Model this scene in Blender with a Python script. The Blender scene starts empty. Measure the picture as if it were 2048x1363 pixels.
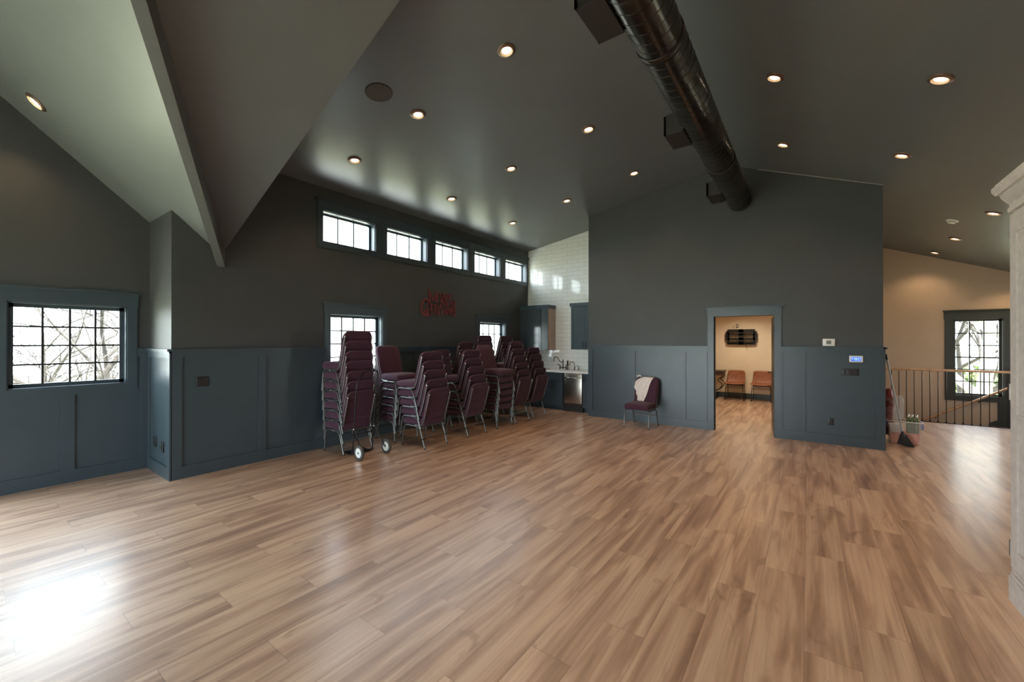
import bpy, bmesh, math, random
from mathutils import Vector, Matrix
random.seed(7)
SC = bpy.context.scene
COL = SC.collection
PI = math.pi

# ------------------------------------------------------------------ camera, world, exposure
cam_d = bpy.data.cameras.new('camera'); cam = bpy.data.objects.new('camera', cam_d); COL.objects.link(cam)
cam_d.sensor_fit = 'HORIZONTAL'; cam_d.sensor_width = 36.0
cam_d.lens = 817.754 / 2048 * 36.0
cam_d.shift_y = (678.155 - 681.5) / 2048
cam_d.clip_start = 0.05; cam_d.clip_end = 300
cam.location = (0, 0, 1.62)
cam.rotation_euler = (math.radians(90 + 0.1515), math.radians(0.0), math.radians(35.914))
SC.camera = cam
SC.view_settings.view_transform = 'Standard'; SC.view_settings.look = 'None'
SC.view_settings.gamma = 1.0; SC.view_settings.use_curve_mapping = False
SC.view_settings.exposure = 0.62
SC.cycles.max_bounces = 8; SC.cycles.diffuse_bounces = 5; SC.cycles.glossy_bounces = 4
SC.cycles.transparent_max_bounces = 12; SC.cycles.sample_clamp_indirect = 6.0
SC.cycles.use_denoising = True

SKY = 11.0
SUN_W = 46.0
SPOT_W = 22.0
w = bpy.data.worlds.new('overcast_sky'); SC.world = w; w.use_nodes = True
nt = w.node_tree; nt.nodes.clear()
o_ = nt.nodes.new('ShaderNodeOutputWorld'); b_ = nt.nodes.new('ShaderNodeBackground')
tc = nt.nodes.new('ShaderNodeTexCoord'); sp = nt.nodes.new('ShaderNodeSeparateXYZ'); cr = nt.nodes.new('ShaderNodeValToRGB')
nt.links.new(tc.outputs['Generated'], sp.inputs[0]); nt.links.new(sp.outputs['Z'], cr.inputs[0])
cr.color_ramp.elements[0].position = 0.0; cr.color_ramp.elements[0].color = (0.88, 0.95, 1.0, 1)
cr.color_ramp.elements[1].position = 1.0; cr.color_ramp.elements[1].color = (0.66, 0.82, 1.0, 1)
nt.links.new(cr.outputs[0], b_.inputs[0]); b_.inputs[1].default_value = SKY
nt.links.new(b_.outputs[0], o_.inputs[0])

sun_d = bpy.data.lights.new('sun', 'SUN'); sun_d.energy = SUN_W; sun_d.angle = math.radians(.6); sun_d.color = (1, .95, .86)
sun_o = bpy.data.objects.new('sun', sun_d); COL.objects.link(sun_o); sun_o.location = (20, 0, 30)
sun_o.rotation_euler = Vector((-math.cos(math.radians(66)), .05, -math.sin(math.radians(66)))).to_track_quat('-Z', 'Y').to_euler()

def portal(center, direction, sx, sy):
    l = bpy.data.lights.new('window_portal', 'AREA'); l.shape = 'RECTANGLE'; l.size = sx; l.size_y = sy
    l.cycles.is_portal = True
    o = bpy.data.objects.new('window_portal', l); COL.objects.link(o); o.location = center
    o.rotation_euler = Vector(direction).to_track_quat('-Z', 'Z').to_euler()

# ------------------------------------------------------------------ materials
def srgb(r, g, b):
    f = lambda c: (c/255/12.92) if c/255 <= .04045 else ((c/255+.055)/1.055)**2.4
    return (f(r), f(g), f(b), 1)
def mat(name, col, rough=.5, metal=0, spec=.5, noise=0, nscale=20, bump=0, bscale=200, coat=0, emis=None, estr=0):
    m = bpy.data.materials.new(name); m.use_nodes = True
    nt = m.node_tree; p = nt.nodes['Principled BSDF']
    p.inputs['Base Color'].default_value = tuple(col[:3])+(1,)
    p.inputs['Roughness'].default_value = rough; p.inputs['Metallic'].default_value = metal
    p.inputs['Specular IOR Level'].default_value = spec
    if coat: p.inputs['Coat Weight'].default_value = coat; p.inputs['Coat Roughness'].default_value = .15
    if emis: p.inputs['Emission Color'].default_value = tuple(emis[:3])+(1,); p.inputs['Emission Strength'].default_value = estr
    tc = nt.nodes.new('ShaderNodeTexCoord')
    if noise:
        n = nt.nodes.new('ShaderNodeTexNoise'); n.inputs['Scale'].default_value = nscale; n.inputs['Detail'].default_value = 5
        nt.links.new(tc.outputs['Object'], n.inputs['Vector'])
        r = nt.nodes.new('ShaderNodeValToRGB')
        r.color_ramp.elements[0].position = .3; r.color_ramp.elements[1].position = .7
        r.color_ramp.elements[0].color = tuple(max(0, c*(1-noise)) for c in col[:3])+(1,)
        r.color_ramp.elements[1].color = tuple(min(1, c*(1+noise)) for c in col[:3])+(1,)
        nt.links.new(n.outputs['Fac'], r.inputs[0]); nt.links.new(r.outputs[0], p.inputs['Base Color'])
    if bump:
        n2 = nt.nodes.new('ShaderNodeTexNoise'); n2.inputs['Scale'].default_value = bscale; n2.inputs['Detail'].default_value = 2
        nt.links.new(tc.outputs['Object'], n2.inputs['Vector'])
        bp = nt.nodes.new('ShaderNodeBump'); bp.inputs['Strength'].default_value = bump; bp.inputs['Distance'].default_value = .002
        nt.links.new(n2.outputs['Fac'], bp.inputs['Height']); nt.links.new(bp.outputs[0], p.inputs['Normal'])
    return m

M = {}
M['wall'] = mat('charcoal_wall_paint', (.047, .050, .051), .5, noise=.05, nscale=3, bump=.15, bscale=60)
M['ceiling'] = mat('charcoal_ceiling_paint', (.118, .128, .130), .36, spec=.5, noise=.04, nscale=2, bump=.1, bscale=40)
M['wains'] = mat('slate_blue_paint', (.038, .056, .069), .34, noise=.05, nscale=4, bump=.06, bscale=60)
M['beige'] = mat('warm_beige_paint', (.48, .38, .29), .6, noise=.03, nscale=3, bump=.1, bscale=60)
M['cream'] = mat('cream_paint', (.74, .64, .50), .6, noise=.03, nscale=3)
M['black'] = mat('black_plastic', (.012, .012, .012), .4, noise=.1)
M['blackmetal'] = mat('black_metal', (.015, .014, .014), .35, metal=.5, noise=.1)
M['white'] = mat('white_plastic', (.75, .75, .73), .4, noise=.02)
M['chairframe'] = mat('grey_vein_tube_steel', (.15, .155, .15), .30, metal=.65, noise=.35, nscale=90)
M['fabric'] = mat('plum_fabric', (.060, .021, .040), .85, spec=.25, noise=.35, nscale=160, bump=.5, bscale=300)
M['fabric'].node_tree.nodes['Principled BSDF'].inputs['Sheen Weight'].default_value = .12
M['piping'] = mat('plum_piping', (.14, .055, .09), .7, noise=.2, nscale=160)
M['glides'] = mat('rubber_black', (.015, .015, .015), .7, noise=.1)
M['chromecap'] = mat('bright_steel', (.6, .58, .52), .25, metal=1, noise=.05)
M['duct'] = mat('dark_bronze_duct', (.030, .026, .022), .22, metal=.75, spec=.6, noise=.2, nscale=6, bump=.1, bscale=14)
M['ductseam'] = mat('duct_seam', (.03, .026, .022), .3, metal=.8, noise=.1)
M['register'] = mat('dark_register', (.012, .009, .008), .55, noise=.1)
M['quartz'] = mat('white_quartz', (.72, .72, .70), .2, noise=.05, nscale=8)
M['porcelain'] = mat('white_porcelain', (.8, .8, .8), .1, noise=.02)
M['steel'] = mat('brushed_stainless', (.42, .38, .33), .28, metal=1, noise=.08, nscale=5)
M['rubbing'] = mat('dark_oiled_bronze', (.018, .015, .013), .25, metal=.8, noise=.1)
M['oakrail'] = mat('oak_rail', (.44, .27, .16), .4, noise=.25, nscale=12)
M['leather'] = mat('cognac_leather', (.26, .085, .035), .5, noise=.25, nscale=12)
M['darkwood'] = mat('dark_wood', (.05, .028, .018), .4, noise=.3, nscale=14)
M['armoire'] = mat('weathered_white_paint', (.50, .45, .41), .55, noise=.12, nscale=22, bump=.2, bscale=30)
M['pewter'] = mat('aged_pewter', (.22, .19, .16), .4, metal=.8, noise=.2)
M['tan'] = mat('tan_end_panel', (.42, .30, .24), .35, noise=.06)
M['cloth'] = mat('off_white_cotton', (.74, .68, .64), .9, spec=.2, noise=.06, nscale=30, bump=.3, bscale=120)
M['signred'] = mat('matte_red_metal', (.17, .030, .035), .55, noise=.3, nscale=14)
M['tyre'] = mat('grey_rubber_tyre', (.06, .058, .055), .75, noise=.15)
M['trimring'] = mat('bronze_trim_ring', (.16, .10, .07), .35, metal=.6, noise=.1)
M['baffle'] = mat('white_baffle', (.75, .6, .42), .4, noise=.03)
M['lens'] = mat('lamp_lens', (.9, .85, .75), .5, emis=(1, .80, .58), estr=5)
M['speaker'] = mat('brown_speaker_cloth', (.055, .044, .036), .8, noise=.3, nscale=300, bump=.4, bscale=400)
M['orange'] = mat('coral_plastic', (.62, .22, .15), .5, noise=.3, nscale=14)
M['milky'] = mat('milky_plastic', (.62, .60, .56), .3, noise=.05)
M['blue'] = mat('blue_plastic', (.03, .08, .35), .4, noise=.05)
M['green'] = mat('green_glass', (.07, .11, .03), .15, noise=.2)
M['silver'] = mat('silver_foil', (.75, .73, .68), .25, metal=1, noise=.1)
M['maroon'] = mat('maroon_print', (.16, .02, .02), .4, noise=.8, nscale=26)
M['lcd'] = mat('lcd_grey_green', (.16, .20, .15), .3, noise=.05)
M['lcdblue'] = mat('lcd_blue', (.02, .08, .5), .3, emis=(.06, .22, 1), estr=.45)
M['digit'] = mat('lcd_digit', (.7, .8, 1), .3, emis=(.6, .8, 1), estr=.55)
M['frame_olive'] = mat('dark_olive_paint', (.035, .042, .038), .4, noise=.05)
M['grass'] = mat('lawn', (.34, .34, .24), .9, noise=.4, nscale=.6)
M['bounce_roof'] = mat('pale_bounce_roof', (.85, .84, .80), .5, noise=.05)  # kept pale so the added roof reflects more light
M['bark'] = mat('dark_bark', (.018, .014, .011), .9, noise=.4, nscale=8)
M['palebark'] = mat('pale_bark', (.32, .28, .23), .9, noise=.35, nscale=5)
M['leaf'] = mat('spring_leaves', (.085, .13, .025), .8, noise=.5, nscale=3)

def glass_mat():
    m = bpy.data.materials.new('window_glass'); m.use_nodes = True; nt = m.node_tree; nt.nodes.clear()
    o = nt.nodes.new('ShaderNodeOutputMaterial'); mx = nt.nodes.new('ShaderNodeMixShader'); t = nt.nodes.new('ShaderNodeBsdfTransparent')
    g = nt.nodes.new('ShaderNodeBsdfGlossy'); g.inputs['Roughness'].default_value = .02; mx.inputs[0].default_value = .04
    t.inputs[0].default_value = (.96, .98, .97, 1)
    nt.links.new(t.outputs[0], mx.inputs[1]); nt.links.new(g.outputs[0], mx.inputs[2]); nt.links.new(mx.outputs[0], o.inputs[0]); return m
M['glass'] = glass_mat()
def clear_mat(name='clear_film', fac=.26):
    m = bpy.data.materials.new(name); m.use_nodes = True; nt = m.node_tree; p = nt.nodes['Principled BSDF']; o = nt.nodes['Material Output']
    p.inputs['Base Color'].default_value = (.8, .8, .78, 1); p.inputs['Roughness'].default_value = .15
    t = nt.nodes.new('ShaderNodeBsdfTransparent'); mx = nt.nodes.new('ShaderNodeMixShader'); mx.inputs[0].default_value = fac
    nt.links.new(t.outputs[0], mx.inputs[1]); nt.links.new(p.outputs[0], mx.inputs[2]); nt.links.new(mx.outputs[0], o.inputs[0]); return m
M['clear'] = clear_mat(); M['film'] = clear_mat('thin_film', .16)

def floor_mat():
    m = bpy.data.materials.new('oak_plank_vinyl'); m.use_nodes = True; nt = m.node_tree; p = nt.nodes['Principled BSDF']; L = nt.links
    N = lambda t: nt.nodes.new(t)
    def math_(op, a, b=None, c=None):
        n = N('ShaderNodeMath'); n.operation = op
        for i, v in enumerate((a, b, c)):
            if v is None: continue
            if isinstance(v, (int, float)): n.inputs[i].default_value = v
            else: L.new(v, n.inputs[i])
        return n.outputs[0]
    tc = N('ShaderNodeTexCoord'); s = N('ShaderNodeSeparateXYZ'); L.new(tc.outputs['Object'], s.inputs[0])
    X, Y = s.outputs['X'], s.outputs['Y']
    W, LEN, OFF = .2345, 1.2225, .4055
    rx = math_('DIVIDE', math_('ADD', X, .7245), W); row = math_('FLOOR', rx); fx = math_('FRACT', rx)
    yy = math_('DIVIDE', math_('SUBTRACT', math_('SUBTRACT', Y, 2.632), math_('MULTIPLY', row, OFF)), LEN)
    pl = math_('FLOOR', yy); fy = math_('FRACT', yy)
    cb = N('ShaderNodeCombineXYZ'); L.new(row, cb.inputs[0]); L.new(pl, cb.inputs[1])
    wn = N('ShaderNodeTexWhiteNoise'); wn.noise_dimensions = '3D'; L.new(cb.outputs[0], wn.inputs['Vector'])
    ws = N('ShaderNodeSeparateColor'); L.new(wn.outputs['Color'], ws.inputs[0])
    # grain coordinates, shifted per plank
    gx = math_('ADD', math_('MULTIPLY', X, 9.5), math_('MULTIPLY', ws.outputs[0], 40.0))
    gy = math_('ADD', math_('MULTIPLY', Y, .85), math_('MULTIPLY', ws.outputs[1], 40.0))
    gc = N('ShaderNodeCombineXYZ'); L.new(gx, gc.inputs[0]); L.new(gy, gc.inputs[1])
    n1 = N('ShaderNodeTexNoise'); n1.inputs['Scale'].default_value = 1.0; n1.inputs['Detail'].default_value = 6; n1.inputs['Roughness'].default_value = .48; n1.inputs['Distortion'].default_value = .7
    L.new(gc.outputs[0], n1.inputs['Vector'])
    gc2 = N('ShaderNodeCombineXYZ'); L.new(math_('MULTIPLY', gx, 6.0), gc2.inputs[0]); L.new(math_('MULTIPLY', gy, 2.0), gc2.inputs[1])
    n2 = N('ShaderNodeTexNoise'); n2.inputs['Scale'].default_value = 1.0; n2.inputs['Detail'].default_value = 2; n2.inputs['Distortion'].default_value = .1
    L.new(gc2.outputs[0], n2.inputs['Vector'])
    gc3 = N('ShaderNodeCombineXYZ'); L.new(math_('MULTIPLY', gx, .55), gc3.inputs[0]); L.new(math_('MULTIPLY', gy, 2.2), gc3.inputs[1])
    n3 = N('ShaderNodeTexNoise'); n3.inputs['Scale'].default_value = 1.0; n3.inputs['Detail'].default_value = 3; n3.inputs['Distortion'].default_value = 1.5
    L.new(gc3.outputs[0], n3.inputs['Vector'])
    r1 = N('ShaderNodeValToRGB'); e = r1.color_ramp.elements
    e[0].position = .28; e[0].color = (.270, .150, .098, 1)
    e[1].position = .82; e[1].color = (.700, .490, .345, 1)
    k = e.new(.43); k.color = (.415, .245, .158, 1)
    k = e.new(.56); k.color = (.570, .370, .245, 1)
    L.new(n1.outputs['Fac'], r1.inputs[0])
    def mix(bt, f, a, b):
        n = N('ShaderNodeMix'); n.data_type = 'RGBA'; n.blend_type = bt
        if isinstance(f, (int, float)): n.inputs[0].default_value = f
        else: L.new(f, n.inputs[0])
        for i, v in ((6, a), (7, b)):
            if isinstance(v, tuple): n.inputs[i].default_value = v
            else: L.new(v, n.inputs[i])
        return n.outputs[2]
    fine = N('ShaderNodeMapRange'); L.new(n2.outputs['Fac'], fine.inputs[0]); fine.inputs[1].default_value = .3; fine.inputs[2].default_value = .7; fine.inputs[3].default_value = .86; fine.inputs[4].default_value = 1.10
    cfine = N('ShaderNodeCombineColor'); [L.new(fine.outputs[0], cfine.inputs[i]) for i in range(3)]
    c = mix('MULTIPLY', 1.0, r1.outputs[0], cfine.outputs[0])
    knot = N('ShaderNodeMapRange'); L.new(n3.outputs['Fac'], knot.inputs[0]); knot.inputs[1].default_value = .62; knot.inputs[2].default_value = .76; knot.inputs[3].default_value = 0; knot.inputs[4].default_value = .6
    c = mix('MIX', knot.outputs[0], c, (.13, .065, .04, 1))
    tone = N('ShaderNodeMapRange'); L.new(ws.outputs[2], tone.inputs[0]); tone.inputs[3].default_value = .93; tone.inputs[4].default_value = 1.07
    ct = N('ShaderNodeCombineColor'); [L.new(tone.outputs[0], ct.inputs[i]) for i in range(3)]
    c = mix('MULTIPLY', 1.0, c, ct.outputs[0])
    # seams
    ex = math_('MULTIPLY', math_('MINIMUM', fx, math_('SUBTRACT', 1.0, fx)), W)
    ey = math_('MULTIPLY', math_('MINIMUM', fy, math_('SUBTRACT', 1.0, fy)), LEN)
    ed = math_('MINIMUM', ex, ey)
    sm = N('ShaderNodeMapRange'); L.new(ed, sm.inputs[0]); sm.inputs[1].default_value = .0006; sm.inputs[2].default_value = .0026; sm.inputs[3].default_value = .5; sm.inputs[4].default_value = 0
    c = mix('MIX', sm.outputs[0], c, (.10, .06, .04, 1))
    L.new(c, p.inputs['Base Color'])
    rr = N('ShaderNodeMapRange'); L.new(n2.outputs['Fac'], rr.inputs[0]); rr.inputs[3].default_value = .40; rr.inputs[4].default_value = .50; p.inputs['Coat Weight'].default_value = 1.0; p.inputs['Coat Roughness'].default_value = .27; p.inputs['Coat IOR'].default_value = 1.6
    L.new(rr.outputs[0], p.inputs['Roughness']); p.inputs['Specular IOR Level'].default_value = .8
    h = math_('SUBTRACT', math_('MULTIPLY', n2.outputs['Fac'], .05), math_('MULTIPLY', sm.outputs[0], 1.0))
    bp = N('ShaderNodeBump'); bp.inputs['Strength'].default_value = .35; bp.inputs['Distance'].default_value = .0015
    L.new(h, bp.inputs['Height']); L.new(bp.outputs[0], p.inputs['Normal'])
    return m
M['floor'] = floor_mat()

def tile_mat():
    m = bpy.data.materials.new('white_subway_tile'); m.use_nodes = True; nt = m.node_tree; p = nt.nodes['Principled BSDF']; L = nt.links
    tc = nt.nodes.new('ShaderNodeTexCoord'); s = nt.nodes.new('ShaderNodeSeparateXYZ'); cb = nt.nodes.new('ShaderNodeCombineXYZ')
    L.new(tc.outputs['Object'], s.inputs[0]); L.new(s.outputs['X'], cb.inputs[0]); L.new(s.outputs['Z'], cb.inputs[1])
    b = nt.nodes.new('ShaderNodeTexBrick'); b.inputs['Scale'].default_value = 1; b.inputs['Brick Width'].default_value = .30; b.inputs['Row Height'].default_value = .10
    b.inputs['Mortar Size'].default_value = .003; b.inputs['Mortar Smooth'].default_value = .3
    b.inputs['Color1'].default_value = (.70, .69, .65, 1); b.inputs['Color2'].default_value = (.74, .73, .69, 1); b.inputs['Mortar'].default_value = (.42, .41, .38, 1)
    L.new(cb.outputs[0], b.inputs['Vector']); L.new(b.outputs['Color'], p.inputs['Base Color'])
    p.inputs['Roughness'].default_value = .07
    n = nt.nodes.new('ShaderNodeTexNoise'); n.inputs['Scale'].default_value = 9; L.new(tc.outputs['Object'], n.inputs['Vector'])
    ma = nt.nodes.new('ShaderNodeMath'); ma.operation = 'MULTIPLY_ADD'; L.new(b.outputs['Fac'], ma.inputs[0]); ma.inputs[1].default_value = -1; L.new(n.outputs['Fac'], ma.inputs[2])
    bp = nt.nodes.new('ShaderNodeBump'); bp.inputs['Strength'].default_value = .25; bp.inputs['Distance'].default_value = .004
    L.new(ma.outputs[0], bp.inputs['Height']); L.new(bp.outputs[0], p.inputs['Normal']); return m
M['tile'] = tile_mat()

# ------------------------------------------------------------------ mesh builder
class MB:
    def __init__(s): s.v = []; s.f = []; s.sm = []
    def add(s, vs, fs, smooth=False):
        o = len(s.v); s.v += [tuple(v) for v in vs]
        for f in fs: s.f.append([i+o for i in f]); s.sm.append(smooth)
        return s
    def box(s, x0, x1, y0, y1, z0, z1):
        x0, x1 = sorted((x0, x1)); y0, y1 = sorted((y0, y1)); z0, z1 = sorted((z0, z1))
        return s.add([(x0,y0,z0),(x1,y0,z0),(x1,y1,z0),(x0,y1,z0),(x0,y0,z1),(x1,y0,z1),(x1,y1,z1),(x0,y1,z1)],
              [(0,3,2,1),(4,5,6,7),(0,1,5,4),(1,2,6,5),(2,3,7,6),(3,0,4,7)])
    def rbox(s, x0, x1, y0, y1, z0, z1, r=.01, seg=2, fn=None, cuts=0):
        bm = bmesh.new(); bmesh.ops.create_cube(bm, size=1)
        for v in bm.verts:
            v.co = Vector(((x0+x1)/2+v.co.x*(x1-x0), (y0+y1)/2+v.co.y*(y1-y0), (z0+z1)/2+v.co.z*(z1-z0)))
        bmesh.ops.bevel(bm, geom=bm.edges[:], offset=r, segments=seg, profile=.5, affect='EDGES')
        if cuts: bmesh.ops.subdivide_edges(bm, edges=[e for e in bm.edges if e.calc_length() > r*3], cuts=cuts, use_grid_fill=True)
        bm.verts.index_update()
        vs = [fn(v.co) if fn else v.co.copy() for v in bm.verts]; fs = [[v.index for v in f.verts] for f in bm.faces]
        bm.free(); return s.add(vs, fs, True)
    def tube(s, pts, r, n=8, caps=True, closed=False):
        pts = [Vector(p) for p in pts]; rs = r if isinstance(r, (list, tuple)) else [r]*len(pts)
        rings = []; up = None
        for i, p in enumerate(pts):
            if closed: t = pts[(i+1) % len(pts)]-pts[i-1]
            else: t = pts[min(i+1, len(pts)-1)]-pts[max(i-1, 0)]
            t = t.normalized() if t.length > 1e-9 else Vector((0,0,1))
            if up is None: up = Vector((0,0,1)) if abs(t.z) < .9 else Vector((1,0,0))
            a = t.cross(up)
            if a.length < 1e-4: a = t.cross(Vector((1,0,0)))
            a.normalize(); b = t.cross(a).normalized(); up = -b if (-b).dot(up) > 0 else b
            b = a.cross(t).normalized() if False else t.cross(a)
            rings.append([p+(a*math.cos(2*PI*k/n)+b*math.sin(2*PI*k/n))*rs[i] for k in range(n)])
            up = -b
            up = b if False else up
        vs = [v for rg in rings for v in rg]; fs = []
        m = len(rings)
        for i in range(m if closed else m-1):
            j = (i+1) % m
            for k in range(n):
                fs.append((i*n+k, i*n+(k+1) % n, j*n+(k+1) % n, j*n+k))
        s.add(vs, fs, True)
        if caps and not closed:
            s.add(rings[0], [tuple(range(n))[::-1]]); s.add(rings[-1], [tuple(range(n))])
        return s
    def lathe(s, prof, c=(0,0,0), n=24, mtx=None):
        # prof: (r, h) along local z
        vs = []; fs = []
        for r, h in prof:
            for k in range(n):
                v = Vector((r*math.cos(2*PI*k/n), r*math.sin(2*PI*k/n), h))
                if mtx: v = mtx @ v
                vs.append(v+Vector(c))
        for i in range(len(prof)-1):
            for k in range(n): fs.append((i*n+k, i*n+(k+1) % n, (i+1)*n+(k+1) % n, (i+1)*n+k))
        s.add(vs, fs, True)
        return s
    def disc(s, r, c=(0,0,0), n=24, mtx=None, h=0):
        vs = []
        for k in range(n):
            v = Vector((r*math.cos(2*PI*k/n), r*math.sin(2*PI*k/n), h))
            if mtx: v = mtx @ v
            vs.append(v+Vector(c))
        return s.add(vs, [tuple(range(n))])
    def prism(s, poly, fn, d0, d1):
        # poly list of 2D, fn(a,b,d)->3D
        n = len(poly); vs = [fn(a, b, d0) for a, b in poly]+[fn(a, b, d1) for a, b in poly]
        fs = [tuple(range(n)), tuple(range(n, 2*n))[::-1]]+[(i, i+n, (i+1) % n+n, (i+1) % n) for i in range(n)]
        return s.add(vs, fs)
    def slab(s, pts, thick):
        # polygon of 3D points, thickened upward
        n = len(pts); vs = list(pts)+[(p[0], p[1], p[2]+thick) for p in pts]
        return s.add(vs, [tuple(range(n)), tuple(range(n, 2*n))[::-1]]+[(i, i+n, (i+1) % n+n, (i+1) % n) for i in range(n)])
    def build(s, name, m, parent=None, kind=None, **kw):
        me = bpy.data.meshes.new(name); me.from_pydata(s.v, [], s.f)
        me.polygons.foreach_set('use_smooth', s.sm)
        me.materials.append(M[m] if isinstance(m, str) else m)
        bm = bmesh.new(); bm.from_mesh(me); bmesh.ops.recalc_face_normals(bm, faces=bm.faces[:]); bm.to_mesh(me); bm.free()
        o = bpy.data.objects.new(name, me); COL.objects.link(o)
        if parent: o.parent = parent
        if kind: o['kind'] = kind
        for k, v in kw.items(): o[k] = v
        return o

def thing(name, label, cat, loc=(0,0,0), rz=0, group=None, rot=None):
    o = bpy.data.objects.new(name, None); COL.objects.link(o); o.location = loc; o.rotation_euler = rot if rot else (0, 0, rz)
    o.empty_display_size = .1
    o['label'] = label; o['category'] = cat
    if group: o['group'] = group
    return o
def sempty(name):
    o = bpy.data.objects.new(name, None); COL.objects.link(o); o['kind'] = 'structure'; o.empty_display_size = .1; return o
def tag(o, label, cat, group=None):
    o['label'] = label; o['category'] = cat
    if group: o['group'] = group
    return o
def copy_tree(o, parent=None):
    c = o.copy(); COL.objects.link(c); c.parent = parent
    for ch in list(o.children): copy_tree(ch, c)
    return c

# ------------------------------------------------------------------ room dimensions
XL, XB, YC, YD, YT, XK, XE = -5.964, -6.842, 1.518, 8.116, 8.947, -3.837, 0.900
XR, YB, YH, YF, YW = 4.2, -3.6, 11.50, 12.52, 13.03
shed = lambda x: 3.944+.164*(x-XL)
S2 = lambda x: 2.759+.441*(x-XL)
RR = lambda x: 4.273-.389*x
S1 = lambda y: 4.46-.8757*y
RX, VX, VY = -1.17, -1.345, -.384
YE = 2.054

# ------------------------------------------------------------------ floor
f = MB(); f.box(XL-.15, XR+.15, YB-.15, YH, -.25, 0); f.box(XB-.15, XL-.15, -2.286-.15, YC+.05, -.25, 0)
f.box(-3.9, XE, YH, YW+.1, -.25, 0); f.build('floor', 'floor', kind='structure')
f = MB(); f.box(XE, XR+.15, YH, YF+.2, -2.9, -2.75); f.build('floor_stairwell', 'floor', kind='structure')

# ------------------------------------------------------------------ walls
LW = lambda s, z, d: (XL+d, s, z)          # main left wall
BW = lambda s, z, d: (XB+d, s, z)          # bump-out wall
CW = lambda s, z, d: (s, YC-d, z)          # return wall of the bump-out
DW = lambda s, z, d: (s, YD-d, z)          # wall with the doorway
FW = lambda s, z, d: (s, YF-d, z)          # far wall of the landing
RW = lambda s, z, d: (XR-d, s, z)
NW = lambda s, z, d: (s, YB+d, z)
AW = lambda s, z, d: (s, YW-d, z)
def wb(mb, W, s0, s1, z0, z1, d0, d1):
    a = W(s0, z0, d0); b = W(s1, z1, d1); return mb.box(a[0], b[0], a[1], b[1], a[2], b[2])
def wall(name, W, s0, s1, z0, z1, opens=(), t=.16, m='wall'):
    mb = MB(); ss = sorted({s0, s1, *[o[0] for o in opens], *[o[1] for o in opens]}); 
    for a, b in zip(ss, ss[1:]):
        if b <= s0 or a >= s1: continue
        cut = sorted([(o[2], o[3]) for o in opens if o[0] <= a+1e-6 and o[1] >= b-1e-6]); z = z0
        for c0, c1 in cut:
            if c0 > z: wb(mb, W, a, b, z, c0, -t, 0)
            z = c1
        if z < z1: wb(mb, W, a, b, z, z1, -t, 0)
    return mb.build(name, m, kind='structure')

WZ0, WZ1 = 1.09, 2.035
BWIN = [(.364, 1.307)]
BBIG = (-2.15, .12, .35, 2.8)  # unseen large window, added to brighten the bay ceiling and return
LWIN = [(3.455, 4.40), (6.99, 7.935)]
CLER = [(3.332, 4.261), (4.495, 5.419), (5.641, 6.576), (6.805, 7.724), (7.943, 8.856)]
CZ0, CZ1 = 3.122, 3.592
wall('wall_left', LW, YE, YT+.1, 0, 4.05, [(a, b, WZ0, WZ1) for a, b in LWIN]+[(a, b, CZ0, CZ1) for a, b in CLER])
mb = MB(); wb(mb, LW, YC, YE, 0, 3.2, -.16, 0); mb.build('wall_left_spring', 'wall', kind='structure')
wall('wall_bay', BW, -2.286, YC, 0, 5.0, [(a, b, WZ0, WZ1) for a, b in BWIN]+[BBIG])
mb = MB(); wb(mb, CW, XB-.16, XL-.16, 0, 3.3, -.16, 0); mb.build('wall_bay_return', 'wall', kind='structure')
mb = MB(); mb.box(XB-.16, XL, -2.286-.16, -2.286, 0, 3.3); mb.build('wall_bay_return_near', 'wall', kind='structure')
mb = MB(); wb(mb, LW, YB, -2.286-.16, 0, 3.2, -.16, 0); mb.build('wall_left_near', 'wall', kind='structure')
# doorway wall
DX0, DX1, DZ = -1.376, -.455, 2.045
mb = MB(); t = .124
prof = [(XK, 0), (DX0, 0), (DX0, DZ), (DX1, DZ), (DX1, 0), (XE, 0), (XE, RR(XE)+.06), (RX, RR(RX)+.06), (XK, shed(XK)+.06)]
for pl in ([(XK,0),(DX0,0),(DX0,shed(DX0)+.03),(XK,shed(XK)+.03)], [(DX1,0),(XE,0),(XE,RR(XE)+.03),(DX1,RR(DX1)+.03)], [(DX0,DZ),(DX1,DZ),(DX1,RR(DX1)+.03),(RX,RR(RX)+.02),(DX0,shed(DX0)+.03)]):
    mb.prism(pl, DW, 0, -t)
mb.build('wall_door', 'wall', kind='structure')
mb = MB(); mb.box(XK, XK+.124, YD+t, YT, 0, shed(XK)+.05); mb.build('wall_kitchen_side', 'tile', kind='structure')
mb = MB(); mb.prism([(XL-.1,0),(XK+.1,0),(XK+.1,shed(XK)+.05),(XL-.1,shed(XL)+.03)], lambda a,b,d: (a, YT+d, b), 0, .12); mb.build('wall_kitchen_back', 'tile', kind='structure')
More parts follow.
